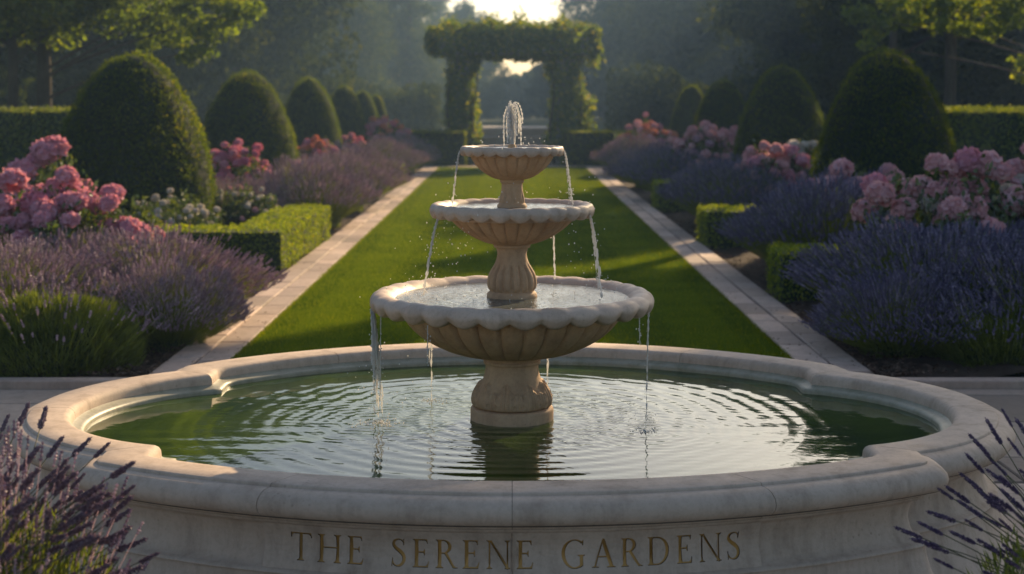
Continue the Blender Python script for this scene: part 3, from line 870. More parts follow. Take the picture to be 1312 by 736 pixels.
# the jet on top
parts = []
n = 40
t = np.linspace(0, 1, n)
for s in range(10):
    r = np.random.default_rng(40 + s)
    off = r.normal(size=2) * 0.0055
    top = 1.618 - r.random() * 0.035 - np.hypot(*off) * 2.5
    q = np.stack([off[0] * (0.35 + t) + 0.002 * np.sin(t * 17 + s), off[1] * (0.35 + t), 1.455 + (top - 1.455) * t], -1)
    parts.append(tube_np(q, 0.0075 * (1 - 0.30 * t) * (1 + 0.4 * np.sin(t * 40 + s * 2) * t) * np.where(t > 0.97, 0.4, 1), 7))
for s in range(22):                                          # water falling back in a bell
    r = np.random.default_rng(70 + s)
    a = s / 22 * 6.283 + r.random() * 0.4
    out = r.uniform(0.010, 0.042)
    top = r.uniform(1.575, 1.622)
    e = r.uniform(0.45, 1.0)
    tt = np.linspace(0, e, 30)
    rr = out * np.minimum(1, 0.25 + 1.1 * np.sqrt(tt))
    q = np.stack([rr * np.cos(a), rr * np.sin(a), top + 0.012 * np.sin(np.minimum(tt * 8, 3.14)) * 0 - (top - 1.452) * tt ** 1.5], -1)
    parts.append(tube_np(q, np.full(30, 0.0021) * (1 + 0.7 * np.sin(tt * 60 + s)), 6))
    for _ in range(3):
        k = r.integers(4, 30)
        parts.append(ball(q[k] + r.normal(size=3) * 0.005, r.uniform(0.001, 0.0026)))
tag(link('water_jet', mesh_np('water_jet', parts, True, [M['jet']]), None, (FX, FY, 0)), 'small bubbling water jet rising from the top bowl of the fountain', 'water jet')
parts = []
r = np.random.default_rng(99)
for (cx, cz, sx, sz, n) in ((-0.22, 1.10, 0.06, 0.09, 60), (0.25, 1.12, 0.05, 0.09, 30), (-0.16, 1.16, 0.08, 0.05, 40), (0.1, 1.27, 0.12, 0.03, 30), (-0.33, 0.95, 0.06, 0.04, 40), (0.33, 0.95, 0.05, 0.03, 35),
                            (-0.47, 0.56, 0.05, 0.09, 60), (0.0, 0.92, 0.2, 0.012, 60), (0.48, 0.48, 0.04, 0.02, 25), (0.0, 1.47, 0.06, 0.015, 30)):
    for _ in range(n):
        c = np.array([cx, -0.05, cz]) + r.normal(size=3) * [sx, 0.12, sz]
        parts.append(ball(c, r.uniform(0.0008, 0.0024)))
tag(link('water_droplets', mesh_np('water_droplets', parts, True, [M['fall']]), None, (FX, FY, 0)), 'fine water droplets splashing around the fountain bowls', 'droplets', kind='stuff')

# ------------------------------------------------------------------ clipped plants
def egg_mesh(seed, nleaf=26000):
    """unit egg: height 1, half width 0.43"""
    r = np.random.default_rng(seed)
    def prof(z):                                             # radius at height z (0..1)
        z = np.clip(z, 0, 1)
        t = np.clip((z - 0.27) / 0.73, 0, 1)
        b = np.clip((0.27 - z) / 0.27, 0, 1)
        return 0.425 * np.power(1 - t ** 1.45, 0.52) * (1 - 0.16 * b ** 2)
    zz = np.linspace(0, 1, 40); th = np.linspace(0, 2 * np.pi, 56, endpoint=False)
    Z, T = np.meshgrid(zz, th, indexing='ij')
    rr = prof(Z) * 0.965
    v = np.stack([rr * np.cos(T), rr * np.sin(T), Z * 0.985], -1).reshape(-1, 3)
    v *= (1 + 0.012 * noise3(v, 9, seed))[:, None]
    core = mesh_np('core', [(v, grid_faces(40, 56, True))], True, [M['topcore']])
    u = r.random(nleaf * 2)
    z = u
    keep = r.random(len(z)) < prof(z) / 0.43 + 0.12
    z = z[keep][:nleaf]
    n = len(z)
    a = r.random(n) * 2 * np.pi
    rad = prof(z)
    dz = 0.004
    slope = (prof(z + dz) - prof(z - dz)) / (2 * dz)
    slope = np.clip(slope, -6, 6)
    nrm = unit(np.stack([np.cos(a), np.sin(a), -slope], -1))
    p = np.stack([rad * np.cos(a), rad * np.sin(a), z], -1)
    bump = 0.013 * noise3(p, 9, seed + 1) + 0.008 * noise3(p, 30, seed + 2)
    p = p + nrm * (bump + r.normal(size=n) * 0.006)[:, None]
    stray = r.random(n) < 0.025
    p[stray] += nrm[stray] * (r.random(stray.sum())[:, None] * 0.026)
    ln_ = leaves(p, nrm + 0.75 * rand_dir(n), r.uniform(0.012, 0.024, n), r.uniform(0.006, 0.010, n), rnd=np.clip(0.45 + 0.25 * noise3(p, 8, seed + 5) + r.normal(size=n) * 0.2, 0, 1))
    fol = mesh_np('foliage', [ln_], False, [M['topiary']])
    return core, fol
eggs = [egg_mesh(101), egg_mesh(102)]
def egg(k, px, Y, ytop, wpx, label, dz=0.0):
    s = Y / 1900
    X = (px - 656) * s
    hgt = HC + (129 - ytop) * s
    w = wpx * s
    t = thing('topiary_bush', label, 'topiary', (X, Y, dz), rng.random() * 6, (w / 0.85, w / 0.85, hgt - dz), 'egg shaped topiary along the beds')
    c, f = eggs[k % 2]
    link('core', c, t); link('foliage', f, t)
LEG = [(170, 16.8, 68, 206), (317, 23, 90, 130), (396, 29, 99, 84), (441, 34, 109, 62), (465, 38.5, 116, 48), (482, 42.0, 121, 36)]
LLB = ['largest egg shaped topiary of the left bed, nearest the left tall hedge', 'second egg topiary in the left row, behind crimson roses',
       'third egg topiary in the left row, half hidden by the second', 'fourth egg topiary in the left row', 'fifth narrow looking egg topiary in the left row', 'farthest egg topiary of the left row, only its edge showing']
for k, (a, lb) in enumerate(zip(LEG, LLB)): egg(k, *a, lb)
REG = [(1135, 16.8, 62, 186), (1002, 23, 84, 126), (926, 29, 101, 84), (886, 34, 109, 62)]
RLB = ['largest dark egg topiary of the right bed, beside the pale rose bush', 'second egg topiary in the right row, behind pink and white roses', 'third egg topiary in the right row, behind dusty pink roses', 'farthest egg topiary of the right row, behind coral roses']
for k, (a, lb) in enumerate(zip(REG, RLB)): egg(k + 1, *a, lb)

def box_hedge(name, label, cat, boxes, mat, core, leaf=0.03, dens=2600, group=None, rough=0.012):
    x0 = min(b_[0] for b_ in boxes); y0 = min(b_[2] for b_ in boxes)
    cx = sum(b_[0] + b_[1] for b_ in boxes) / 2 / len(boxes); cyy = sum(b_[2] + b_[3] for b_ in boxes) / 2 / len(boxes)
    t = thing(name, label, cat, (cx, cyy, 0), group=group)
    cp, lp = [], []
    for (xa, xb, ya, yb, za, zb) in boxes:
        e = 0.02
        cp.append(box_np(xa + e - cx, xb - e - cx, ya + e - cyy, yb - e - cyy, za - 0.03, zb - e))
        faces = [((xa, ya), (xb, ya), (0, -1, 0)), ((xb, ya), (xb, yb), (1, 0, 0)), ((xb, yb), (xa, yb), (0, 1, 0)), ((xa, yb), (xa, ya), (-1, 0, 0))]
        for (p, q, nn) in faces:
            L = math.hypot(q[0] - p[0], q[1] - p[1])
            n = int(L * (zb - za) * dens)
            u, w = rng.random(n), rng.random(n)
            c = np.stack([p[0] + (q[0] - p[0]) * u - cx, p[1] + (q[1] - p[1]) * u - cyy, za + (zb - za) * w], -1)
            nr_ = np.tile(np.array(nn, float), (n, 1))
            c += nr_ * (rng.normal(size=n) * rough + rough * 1.6 * noise3(c, 12, 7))[:, None]
            lp.append(leaves(c, nr_ + 0.8 * rand_dir(n), rng.uniform(0.7, 1.3, n) * leaf, rng.uniform(0.4, 0.65, n) * leaf))
        n = int((xb - xa) * (yb - ya) * dens)
        c = np.stack([xa + (xb - xa) * rng.random(n) - cx, ya + (yb - ya) * rng.random(n) - cyy, np.full(n, zb)], -1)
        c[:, 2] += rng.normal(size=n) * rough + rough * 1.6 * noise3(c, 12, 8)
        lp.append(leaves(c, np.tile([0, 0, 1.0], (n, 1)) + 0.8 * rand_dir(n), rng.uniform(0.7, 1.3, n) * leaf, rng.uniform(0.4, 0.65, n) * leaf))
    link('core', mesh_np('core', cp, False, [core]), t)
    link('foliage', mesh_np('foliage', lp, False, [mat]), t)
    return t
HX = -2.15
g_ = 'low box hedges along the paths'
box_hedge('box_hedge', 'corner shaped low box hedge with a dark front beside the left path', 'hedge', [(HX - 2.4, HX, 13.9, 14.45, 0, 0.40), (HX - 0.5, HX, 14.45, 15.25, 0, 0.40)], M['box'], M['boxcore'], group=g_)
box_hedge('box_hedge', 'middle bright block of low hedge just behind the corner hedge', 'hedge', [(HX - 0.5, HX + 0.01, 15.36, 16.6, 0, 0.41)], M['box'], M['boxcore'], group=g_)
box_hedge('box_hedge', 'small rounded end block of the left low hedge before the lavender', 'hedge', [(HX - 0.45, HX + 0.03, 16.72, 17.2, 0, 0.40)], M['box'], M['boxcore'], group=g_)
box_hedge('box_hedge', 'small far hedge block beside the end of the left path', 'hedge', [(HX - 0.4, HX + 0.08, 27.6, 28.4, 0, 0.42)], M['box'], M['boxcore'], group=g_)
box_hedge('box_hedge', 'nearest low hedge block beside the right path between lavender bushes', 'hedge', [(2.16, 2.95, 11.9, 12.5, 0, 0.40)], M['box'], M['boxcore'], group=g_)
box_hedge('box_hedge', 'second low hedge block along the right path', 'hedge', [(2.12, 2.75, 16.2, 16.9, 0, 0.42)], M['box'], M['boxcore'], group=g_)
box_hedge('box_hedge', 'third low hedge block along the right path, partly under lavender', 'hedge', [(2.12, 2.62, 21.6, 22.3, 0, 0.42)], M['box'], M['boxcore'], group=g_)
box_hedge('tall_hedge', 'tall clipped hedge at the left edge behind the largest topiary', 'hedge', [(-14, -5.55, 21.5, 22.8, 0, 1.47)], M['bigbox'], M['boxcore'], 0.06, 900, rough=0.025)
box_hedge('tall_hedge', 'tall clipped hedge at the right edge behind the rose bushes', 'hedge', [(5.9, 14, 21.5, 22.8, 0, 1.47)], M['bigbox'], M['boxcore'], 0.06, 900, rough=0.025)
box_hedge('end_hedge', 'waist high dark hedge left of the vine covered arch', 'hedge', [(-3.6, -1.15, 36.5, 37.2, 0, 0.84)], M['topiary'], M['topcore'], 0.05, 1200, rough=0.015)
box_hedge('end_hedge', 'waist high dark hedge right of the vine covered arch', 'hedge', [(1.25, 3.7, 36.5, 37.2, 0, 0.84)], M['topiary'], M['topcore'], 0.05, 1200, rough=0.015)

# ------------------------------------------------------------------ arch, ivy, steps
st = thing('stone_steps', 'pale stone steps rising between the hedges under the arch', 'steps', (0.05, 38, 0))
for k in range(4):
    link('step', mesh_np('step', [box_np(-1.15, 1.1, 0.3 + k * 0.55, 0.3 + k * 0.55 + (0.55 if k < 3 else 3), -0.05, 0.22 * (k + 1), 0.02)], False, [M['step']]), st)
ar = thing('garden_arch', 'large square garden arch on two thick pillars at the end of the lawn', 'arch', (0, 38.2, 0))
for s, x0, x1 in ((-1, -1.50, -1.10), (1, 1.15, 1.64)):
    link('pillar', mesh_np('pillar', [box_np(x0, x1, -0.35, 0.35, 0, 2.75, 0.03), box_np(x0 - 0.05, x1 + 0.05, -0.4, 0.4, 0, 0.25, 0.03)], False, [M['pillar']]), ar)
link('beam', mesh_np('beam', [box_np(-1.85, 1.98, -0.45, 0.45, 2.78, 3.25, 0.04)], False, [M['pillar']]), ar)
iv = thing('climbing_ivy', 'thick dark ivy covering the garden arch with sunlit golden edges', 'ivy', (0, 38.2, 0))
lp = []
def ivy_box(x0, x1, y0, y1, z0, z1, n, wob, size):
    c = np.stack([rng.uniform(x0, x1, n), rng.uniform(y0, y1, n), rng.uniform(z0, z1, n)], -1)
    mid = np.array([(x0 + x1) / 2, (y0 + y1) / 2, (z0 + z1) / 2]); half = np.array([(x1 - x0) / 2, (y1 - y0) / 2, (z1 - z0) / 2])
    q = (c - mid) / half
    k = np.argmax(np.abs(q), 1)
    i = np.arange(n)
    q[i, k] = np.sign(q[i, k])
    c = mid + q * half
    nn = np.zeros((n, 3)); nn[i, k] = q[i, k]
    c += nn * (wob * noise3(c, 3.1, 61) + wob * 0.6 * noise3(c, 8, 62) + rng.normal(size=n) * 0.05)[:, None]
    c += rng.normal(size=(n, 3)) * 0.03
    lp.append(leaves(c, nn + 0.7 * rand_dir(n) + [0, 0, 0.3], rng.uniform(0.7, 1.3, n) * size, rng.uniform(0.6, 0.9, n) * size))
ivy_box(-2.02, 2.12, -0.75, 0.75, 2.78, 3.52, 12000, 0.07, 0.12)
ivy_box(-1.61, -1.04, -0.52, 0.52, 0.1, 2.8, 5000, 0.06, 0.11)
ivy_box(1.09, 1.75, -0.52, 0.52, 0.1, 2.8, 5200, 0.06, 0.11)
for (cx, cz, rr_, n) in ((-0.95, 0.7, 0.16, 420), (1.92, 0.9, 0.2, 420), (1.95, 1.5, 0.16, 300), (-0.97, 1.3, 0.12, 260), (1.0, 2.4, 0.16, 300), (-0.95, 2.5, 0.15, 300), (-1.6, 3.5, 0.2, 150), (0.2, 3.58, 0.2, 160), (1.3, 3.52, 0.2, 150), (2.1, 2.75, 0.2, 300), (-0.5, 3.56, 0.2, 120), (1.0, 0.5, 0.18, 300)):
    c = np.array([cx, 0.1, cz]) + rng.normal(size=(n, 3)) * [rr_ * 0.5, 0.4, rr_ * 0.8]
    lp.append(leaves(c, rand_dir(n) + [0, 0, 0.4], rng.uniform(0.08, 0.15, n), rng.uniform(0.06, 0.1, n)))
link('foliage', mesh_np('foliage', lp, False, [M['ivy']]), iv)
for k_, x0 in enumerate((-1.6, -0.95, 1.02, 1.74)):
    tt = np.linspace(0, 1, 24)
    link('vine_stem', mesh_np('vine_stem', [tube_np(np.stack([x0 + 0.06 * np.sin(tt * 9 + k_), -0.42 + 0.05 * np.cos(tt * 7 + k_), tt * 2.8], -1), 0.035 - 0.02 * tt, 6)], True, [M['bark']]), iv)

# ------------------------------------------------------------------ lavender
def ribbons(P, w):
    """P: n x k x 3 polylines -> ribbon quads with width w"""
    n, k = P.shape[:2]
    side = unit(np.cross(P[:, -1] - P[:, 0], rand_dir(n)))[:, None]
    ww = np.linspace(1, 0.6, k)[None, :, None] * w
    A, B = P - side * ww / 2, P + side * ww / 2
    v = np.stack([A, B], 2).reshape(-1, 3)
    base = np.arange(n)[:, None] * (2 * k)
    j = np.arange(k - 1)[None] * 2
    f = np.stack([base + j, base + j + 1, base + j + 3, base + j + 2], -1).reshape(-1, 4)
    return v, f

def spikes(base, d, L, w, whorls=4):
    """flower spikes: stacked three sided bipyramids with gaps"""
    n = len(base)
    parts_v, parts_f, rn = [], [], []
    s1 = unit(np.cross(d, rand_dir(n))); s2 = np.cross(d, s1)
    tone = rng.random(n)
    for k in range(whorls):
        t0 = k / whorls
        c = base + d * (L * (t0 + 0.45 / whorls))[:, None]
        hh = (L * 0.62 / whorls)[:, None]
        ww = (w * (1.0 - 0.55 * abs(t0 - 0.3)) * rng.uniform(0.7, 1.2, n))[:, None]
        a0 = rng.random() * 6
        pts = [c - d * hh, c + d * hh]
        for q in range(4):
            a = a0 + q * 1.571
            pts.append(c + (s1 * math.cos(a) + s2 * math.sin(a)) * ww * rng.uniform(0.6, 1.25, n)[:, None])
        v = np.stack(pts, 1).reshape(-1, 3)
        o0 = np.arange(n)[:, None] * 6
        fs = []
        for q in range(4):
            fs.append(o0 + np.array([[0, 2 + (q + 1) % 4, 2 + q]])); fs.append(o0 + np.array([[1, 2 + q, 2 + (q + 1) % 4]]))
        parts_v.append(v); parts_f.append(np.concatenate(fs)); rn.append(np.tile(np.clip(tone + rng.normal(size=n) * 0.15, 0, 1), 8))
    return [(v, f, r, 0) for v, f, r in zip(parts_v, parts_f, rn)]

def lavender(seed, ns, rbase, hgt, spread, nfol, fmat, flower_h=(0.8, 1.08), fol_h=0.55, spike=(0.045, 0.075)):
    global rng
    rng = np.random.default_rng(seed)
    # foliage mound: narrow leaves on a dome
    a = rng.random(nfol) * 2 * np.pi
    el = np.arccos(rng.random(nfol) * 0.98)
    rr = rng.uniform(0.72, 1.0, nfol) ** 0.5
    dome = np.stack([np.sin(el) * np.cos(a), np.sin(el) * np.sin(a), np.cos(el)], -1)
    c = dome * rr[:, None] * [rbase * 1.05, rbase * 1.05, hgt * fol_h]
    c *= (1 + 0.12 * noise3(dome, 3.2, seed))[:, None]
    dirs = unit(dome * [0.8, 0.8, 0.6] + [0, 0, 0.75] + 0.3 * rng.normal(size=(nfol, 3)))
    nn = np.cross(dirs, rand_dir(nfol))
    fol = [leaves(c, nn, rng.uniform(0.05, 0.11, nfol), rng.uniform(0.004, 0.008, nfol), direc=dirs, rnd=np.clip(0.4 + 0.25 * noise3(dome, 4, seed + 1) + 0.2 * rng.normal(size=nfol), 0, 1))]
    core_u = np.linspace(0.02, np.pi / 2, 12)[:, None]; w = np.linspace(0, 2 * np.pi, 28, endpoint=False)[None]
    cv = np.stack([np.sin(core_u) * np.cos(w) * rbase * 0.78, np.sin(core_u) * np.sin(w) * rbase * 0.78, np.cos(core_u) * hgt * fol_h * 0.78 + 0 * w], -1).reshape(-1, 3)
    cv *= (1 + 0.1 * noise3(cv, 6, seed))[:, None]
    # stems
    a = rng.random(ns) * 2 * np.pi
    lean = np.sqrt(rng.random(ns)) * spread
    clump = 1 + 0.16 * noise3(np.stack([np.cos(a) * lean * 3, np.sin(a) * lean * 3, 0 * a], -1), 1.6, seed + 3)
    H = hgt * rng.uniform(*flower_h, ns) * clump
    d0 = np.stack([np.cos(a) * np.sin(lean), np.sin(a) * np.sin(lean), np.cos(lean)], -1)
    b0 = np.stack([np.cos(a), np.sin(a), 0 * a], -1) * (rbase * 0.75 * lean / max(spread, .01))[:, None]
    tt = np.array([0.35, 0.65, 1.0])
    P = b0[:, None] + d0[:, None] * (H[:, None] * tt)[..., None]
    bend = np.stack([np.cos(a + rng.normal(size=ns) * 0.8), np.sin(a + rng.normal(size=ns) * 0.8), np.full(ns, -0.15)], -1)
    P = P + bend[:, None] * (tt ** 2)[None, :, None] * (rng.uniform(0.0, 0.10, ns) * hgt)[:, None, None]
    sv, sf = ribbons(P, 0.0032)
    d = unit(P[:, 2] - P[:, 1] + [0, 0, 0.03])
    L = rng.uniform(*spike, ns)
    sp_ = spikes(P[:, 2], d, L, np.full(ns, 0.0098), 4)
    extra = rng.random(ns) < 0.5                            # a lone whorl lower down the stem
    sp_ += spikes((P[:, 1] * 0.25 + P[:, 2] * 0.75)[extra], d[extra], L[extra] * 0.3, np.full(extra.sum(), 0.006), 1)
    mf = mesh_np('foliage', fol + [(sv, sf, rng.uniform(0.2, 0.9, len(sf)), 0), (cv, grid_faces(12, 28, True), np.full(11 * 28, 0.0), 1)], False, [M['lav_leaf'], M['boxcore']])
    ms = mesh_np('flower_spike', sp_, False, [fmat])
    return mf, ms
LV = {
 'warm': lavender(201, 3600, 0.40, 0.66, 1.05, 5200, M['lav_warm']),
 'warm2': lavender(202, 3300, 0.40, 0.66, 1.15, 5200, M['lav_warm']),
 'cool': lavender(203, 3700, 0.42, 0.66, 1.05, 5200, M['lav_cool']),
 'cool2': lavender(204, 3400, 0.40, 0.66, 1.2, 5200, M['lav_cool']),
 'green': lavender(205, 170, 0.46, 0.52, 0.9, 15000, M['lav_warm'], fol_h=0.86),
 'greenc': lavender(206, 500, 0.46, 0.52, 1.0, 15000, M['lav_cool'], fol_h=0.86),
}
def lav(kind, X, Y, sc, label, sz=None):
    t = thing('lavender_bush', label, 'lavender', (X, Y, 0), rng.random() * 6.28, (sc, sc, sz or sc), 'lavender bushes edging the paths')
    f, s = LV[kind]
    link('foliage', f, t)
    tag(link('flower_spike', s, t), kind='stuff')
    return t
for a in [
 ('green', -2.80, 9.05, 1.12, 'rounded green lavender mound with few flowers by the left terrace kerb', 0.98),
 ('warm', -2.62, 10.85, 1.0, 'greyish mauve lavender spilling over the left path before the corner hedge', 0.86),
 ('green', -2.62, 9.75, 0.62, 'small green lavender tuft between the front mound and the mauve lavender', 0.9),
 ('warm2', -3.45, 10.2, 0.95, 'wispy mauve lavender at the left picture edge under the pink roses', 0.85),
 ('warm', -3.45, 11.7, 0.95, 'mauve lavender between the pink rose bush and the corner hedge', 0.74),
 ('warm2', -2.25, 9.75, 0.55, 'thin lavender sprigs leaning over mulch by the left path', 0.75),
 ('warm', -2.62, 18.9, 1.0, 'large hazy mauve lavender just past the left low hedges', 1.15),
 ('warm2', -3.35, 18.0, 0.85, 'faint lavender behind the left low hedges under a topiary', 0.9),
 ('warm', -2.6, 21.6, 1.0, 'mauve lavender halfway down the left path', 1.1),
 ('warm2', -2.6, 24.4, 1.0, 'rounded mauve lavender before the small far hedge block', 1.1),
 ('warm', -2.65, 30.0, 1.0, 'lavender beyond the small far hedge block on the left', 1.1),
 ('warm2', -2.6, 33.2, 1.05, 'farthest mauve lavender at the end of the left path', 1.15),
 ('cool', -3.4, 26.5, 1.0, 'lavender under the third left topiary', 1.15),
 ('cool', 2.97, 10.3, 1.05, 'big blue violet lavender leaning over the right path, nearest the hedge block', 1.02),
 ('cool2', 3.55, 9.8, 1.05, 'dark violet lavender at the right picture edge', 0.98),
 ('greenc', 3.05, 9.25, 0.95, 'dark green lavender mound by the right terrace kerb', 0.8),
 ('cool', 3.55, 11.1, 1.0, 'violet lavender in front of the pale pink rose bush', 0.95),
 ('cool2', 4.2, 10.1, 0.95, 'lavender cut by the right picture edge', 0.95),
 ('cool2', 2.48, 9.5, 0.62, 'low lavender sprigs over the near right path edge', 0.7),
 ('cool', 2.88, 13.75, 1.05, 'blue violet lavender between the two nearest right hedge blocks', 1.2),
 ('cool2', 3.4, 14.7, 1.0, 'violet lavender behind the nearest right hedge block', 1.15),
 ('cool', 2.9, 18.8, 1.05, 'violet lavender between the second and third right hedge blocks', 1.15),
 ('cool2', 3.2, 19.9, 1.0, 'violet lavender under the pink and white roses', 1.1),
 ('cool', 2.75, 24.3, 1.05, 'rounded violet lavender past the third right hedge block', 1.15),
 ('cool2', 2.7, 27.5, 1.0, 'violet lavender under the dusty pink roses', 1.1),
 ('warm', 2.65, 31.5, 1.05, 'pinkish lavender at the sunny end of the right path', 1.15),
]:
    kind, X, Y, sc, lb, sz = a
    lav(kind, X, Y, sc, lb, sz)

# ------------------------------------------------------------------ roses
def bloom_mesh(seed, mat, petals=46):
    r = np.random.default_rng(seed)
    parts = []
    for i in range(petals):
        y = 1 - 1.62 * (i + 0.5) / petals
        a = i * 2.39996
        rad = math.sqrt(max(0, 1 - y * y))
        d = np.array([rad * math.cos(a), rad * math.sin(a), y])
        d = unit(d + r.normal(size=3) * 0.12)
        t1 = unit(np.cross(d, [0.1, 0.2, 1])); t2 = np.cross(t1, d)
        u, w = np.meshgrid(np.linspace(-1, 1, 5), np.linspace(-1, 1, 5))
        s_ = r.uniform(0.34, 0.52)
        g = np.hypot(u, w)
        R0 = r.uniform(0.80, 1.0)
        lift = 0.16 * g ** 2 + 0.09 * np.sin(3 * np.arctan2(w, u) + r.random() * 6) * g ** 2
        sq = 1 / np.maximum(1, g / 1.05)
        p = (d * R0)[None, None] * (1 + (lift - 0.14 - 0.16 * (u * u + w * w) * s_))[..., None] + (t1 * s_)[None, None] * (u * sq)[..., None] + (t2 * s_)[None, None] * (w * sq)[..., None]
        tone = np.clip(r.normal(0.5, 0.22), 0, 1)
        parts.append((p.reshape(-1, 3), grid_faces(5, 5), np.full(16, tone), 0))
    return mesh_np('bloom', parts, True, [mat])
BL = {}
for k_, (nm) in enumerate(('b_pink', 'b_red', 'b_pale', 'b_white', 'b_coral', 'b_lilac')):
    BL[nm] = [bloom_mesh(300 + k_ * 3 + q, M[nm], 44) for q in range(2)]
def bush_leaves(seed, n, leaf=0.05):
    global rng
    rng = np.random.default_rng(seed)
    p = rand_dir(n) * (rng.random(n) ** 0.28)[:, None]
    p[:, 2] = np.abs(p[:, 2]) ** 0.8 * np.sign(p[:, 2] + 0.4)
    p[:, 2] = p[:, 2] * 0.5 + 0.5
    p *= (1 + 0.22 * noise3(p, 4, seed))[:, None]
    lf = leaves(p, rand_dir(n) + [0, 0, 0.5], rng.uniform(0.7, 1.3, n) * leaf, rng.uniform(0.45, 0.7, n) * leaf)
    st_ = []
    for k in range(14):
        a = rng.random() * 6.28; e = rng.uniform(0.2, 0.8)
        tt = np.linspace(0, 1, 8)
        q = np.stack([np.cos(a) * e * tt ** 1.3, np.sin(a) * e * tt ** 1.3, tt * rng.uniform(0.7, 0.98)], -1)
        st_.append(tube_np(q, 0.012 - 0.007 * tt, 5))
    return mesh_np('foliage', [lf], False, [M['rose_leaf']]), mesh_np('stem', st_, True, [M['bark']])
BUSH = [bush_leaves(401, 3400, 0.085), bush_leaves(402, 3000, 0.085)]
def rose(label, X, Y, rx, hgt, mats, n, bs, seed, face=-90, top_bias=0.45, spread=1.0, name='rose_bush', where=None):
    r = np.random.default_rng(seed)
    t = thing(name, label, 'rose bush', (X, Y, 0), group='rose bushes in the beds')
    f, s = BUSH[seed % 2]
    link('foliage', f, t, rot=(0, 0, r.random() * 6), sc=(rx, rx, hgt * 0.90))
    link('stem', s, t, rot=(0, 0, r.random() * 6), sc=(rx, rx, hgt * 0.92))
    pts = []
    if where:
        for (px, py, dy) in where:
            yy = Y + dy
            pts.append(np.array([(px - 656) * yy / 1900 - X, dy, HC - (py - 129) * yy / 1900]))
    k = 0
    while len(pts) < n and k < 4000:
        k += 1
        a = R_(face) + r.normal() * 1.1
        el = math.asin(min(1, r.uniform(top_bias, 1.12) if r.random() < 0.7 else r.uniform(0.0, 0.6)))
        q = np.array([math.cos(a) * math.cos(el) * rx * spread, math.sin(a) * math.cos(el) * rx * spread, (0.42 + 0.56 * math.sin(el)) * hgt])
        q *= 1 + r.normal() * 0.05
        if all(np.linalg.norm(q - w) > bs * 1.12 for w in pts):
            pts.append(q)
    for q in pts:
        m_ = mats[r.integers(len(mats))]
        s_ = bs * r.uniform(0.72, 1.25) * 0.62
        o = link('bloom', BL[m_][r.integers(2)], t, tuple(q), (r.normal() * 0.35, r.normal() * 0.35, r.random() * 6), (s_, s_, s_ * r.uniform(0.75, 0.92)))
    return t
W1 = [(16, 232, 0), (3, 262, -.2), (45, 262, -.3), (62, 255, 0), (88, 262, -.2), (112, 258, -.1), (128, 268, -.1), (140, 292, -.2), (165, 294, -.2), (180, 300, -.1), (30, 285, -.4), (10, 290, -.4), (70, 238, .2), (95, 250, .1), (58, 272, -.4), (88, 226, .2)]
rose('big deep pink rose bush at the left picture edge above the lavender', -3.75, 12.5, 0.72, 0.92, ['b_pink', 'b_pink', 'b_pink', 'b_pink', 'b_red'], 32, 0.165, 501, where=W1)
rose('tall pink rose stems in front of the left tall hedge', -4.5, 14.2, 0.45, 1.12, ['b_pink'], 7, 0.20, 502, where=[(58, 195, 0), (48, 205, 0), (70, 190, .1)])
rose('crimson pink rose bush between the first and second left topiary', -3.72, 20.0, 0.46, 1.0, ['b_red', 'b_pink', 'b_pink'], 50, 0.105, 503, where=[(288, 186, 0), (285, 200, -.1), (315, 206, 0), (340, 222, 0), (275, 198, .1)])
rose('pink rose bush between the second and third left topiary', -3.45, 26.0, 0.42, 0.92, ['b_red', 'b_pink', 'b_coral'], 34, 0.12, 504)
rose('small pink roses between the third and fourth left topiary', -3.35, 31.0, 0.36, 0.9, ['b_pink', 'b_red'], 22, 0.12, 505)
rose('coral pink rose bush at the far end of the left bed', -2.95, 34.3, 0.55, 1.2, ['b_pink', 'b_coral', 'b_red'], 44, 0.13, 506)
rose('low cream rose bush behind the left corner hedge', -3.55, 15.4, 0.5, 0.66, ['b_white'], 30, 0.055, 507)
rose('small cream flowered bush below the crimson roses', -3.2, 17.4, 0.42, 0.62, ['b_white', 'b_white', 'b_pale'], 26, 0.05, 508)
rose('cream and peach rose bush at the edge of the second left topiary', -3.05, 21.5, 0.45, 0.72, ['b_white', 'b_pale'], 28, 0.06, 509)
W2 = [(1200, 210, 0), (1215, 217, -.1), (1240, 205, 0), (1250, 213, .1), (1268, 212, 0), (1285, 222, -.1), (1180, 240, 0), (1170, 243, .1), (1200, 248, -.2), (1218, 245, -.1), (1228, 262, -.3), (1247, 268, -.4), (1212, 280, -.4), (1230, 290, -.4), (1195, 262, -.2),
      (1158, 268, -.2), (1150, 290, -.2), (1163, 300, -.3), (1248, 245, 0), (1222, 270, -.5), (1152, 302, -.3)]
rose('large pale pink rose bush above the right lavender', 3.45, 11.7, 0.74, 1.10, ['b_pale', 'b_pale', 'b_pale', 'b_pale', 'b_white', 'b_pale', 'b_pink'], 30, 0.165, 511, where=W2)
rose('pale pink and white rose bush cut by the right picture edge', 4.2, 12.0, 0.66, 1.12, ['b_pale', 'b_pale', 'b_pale', 'b_white'], 22, 0.165, 512, where=[(1300, 215, 0), (1308, 232, 0), (1295, 240, -.1)])
rose('pink rose bush low before the largest right topiary', 3.35, 15.0, 0.42, 0.98, ['b_pale', 'b_pink'], 12, 0.18, 513, where=[(1078, 217, 0), (1060, 240, -.1), (1048, 246, 0), (1090, 238, 0), (1066, 250, -.2), (1038, 240, .1)])
rose('sparse rose bush with one pale bloom below the largest right topiary', 4.0, 15.4, 0.45, 0.85, ['b_pale'], 4, 0.17, 514, where=[(1138, 223, 0), (1148, 228, 0)])
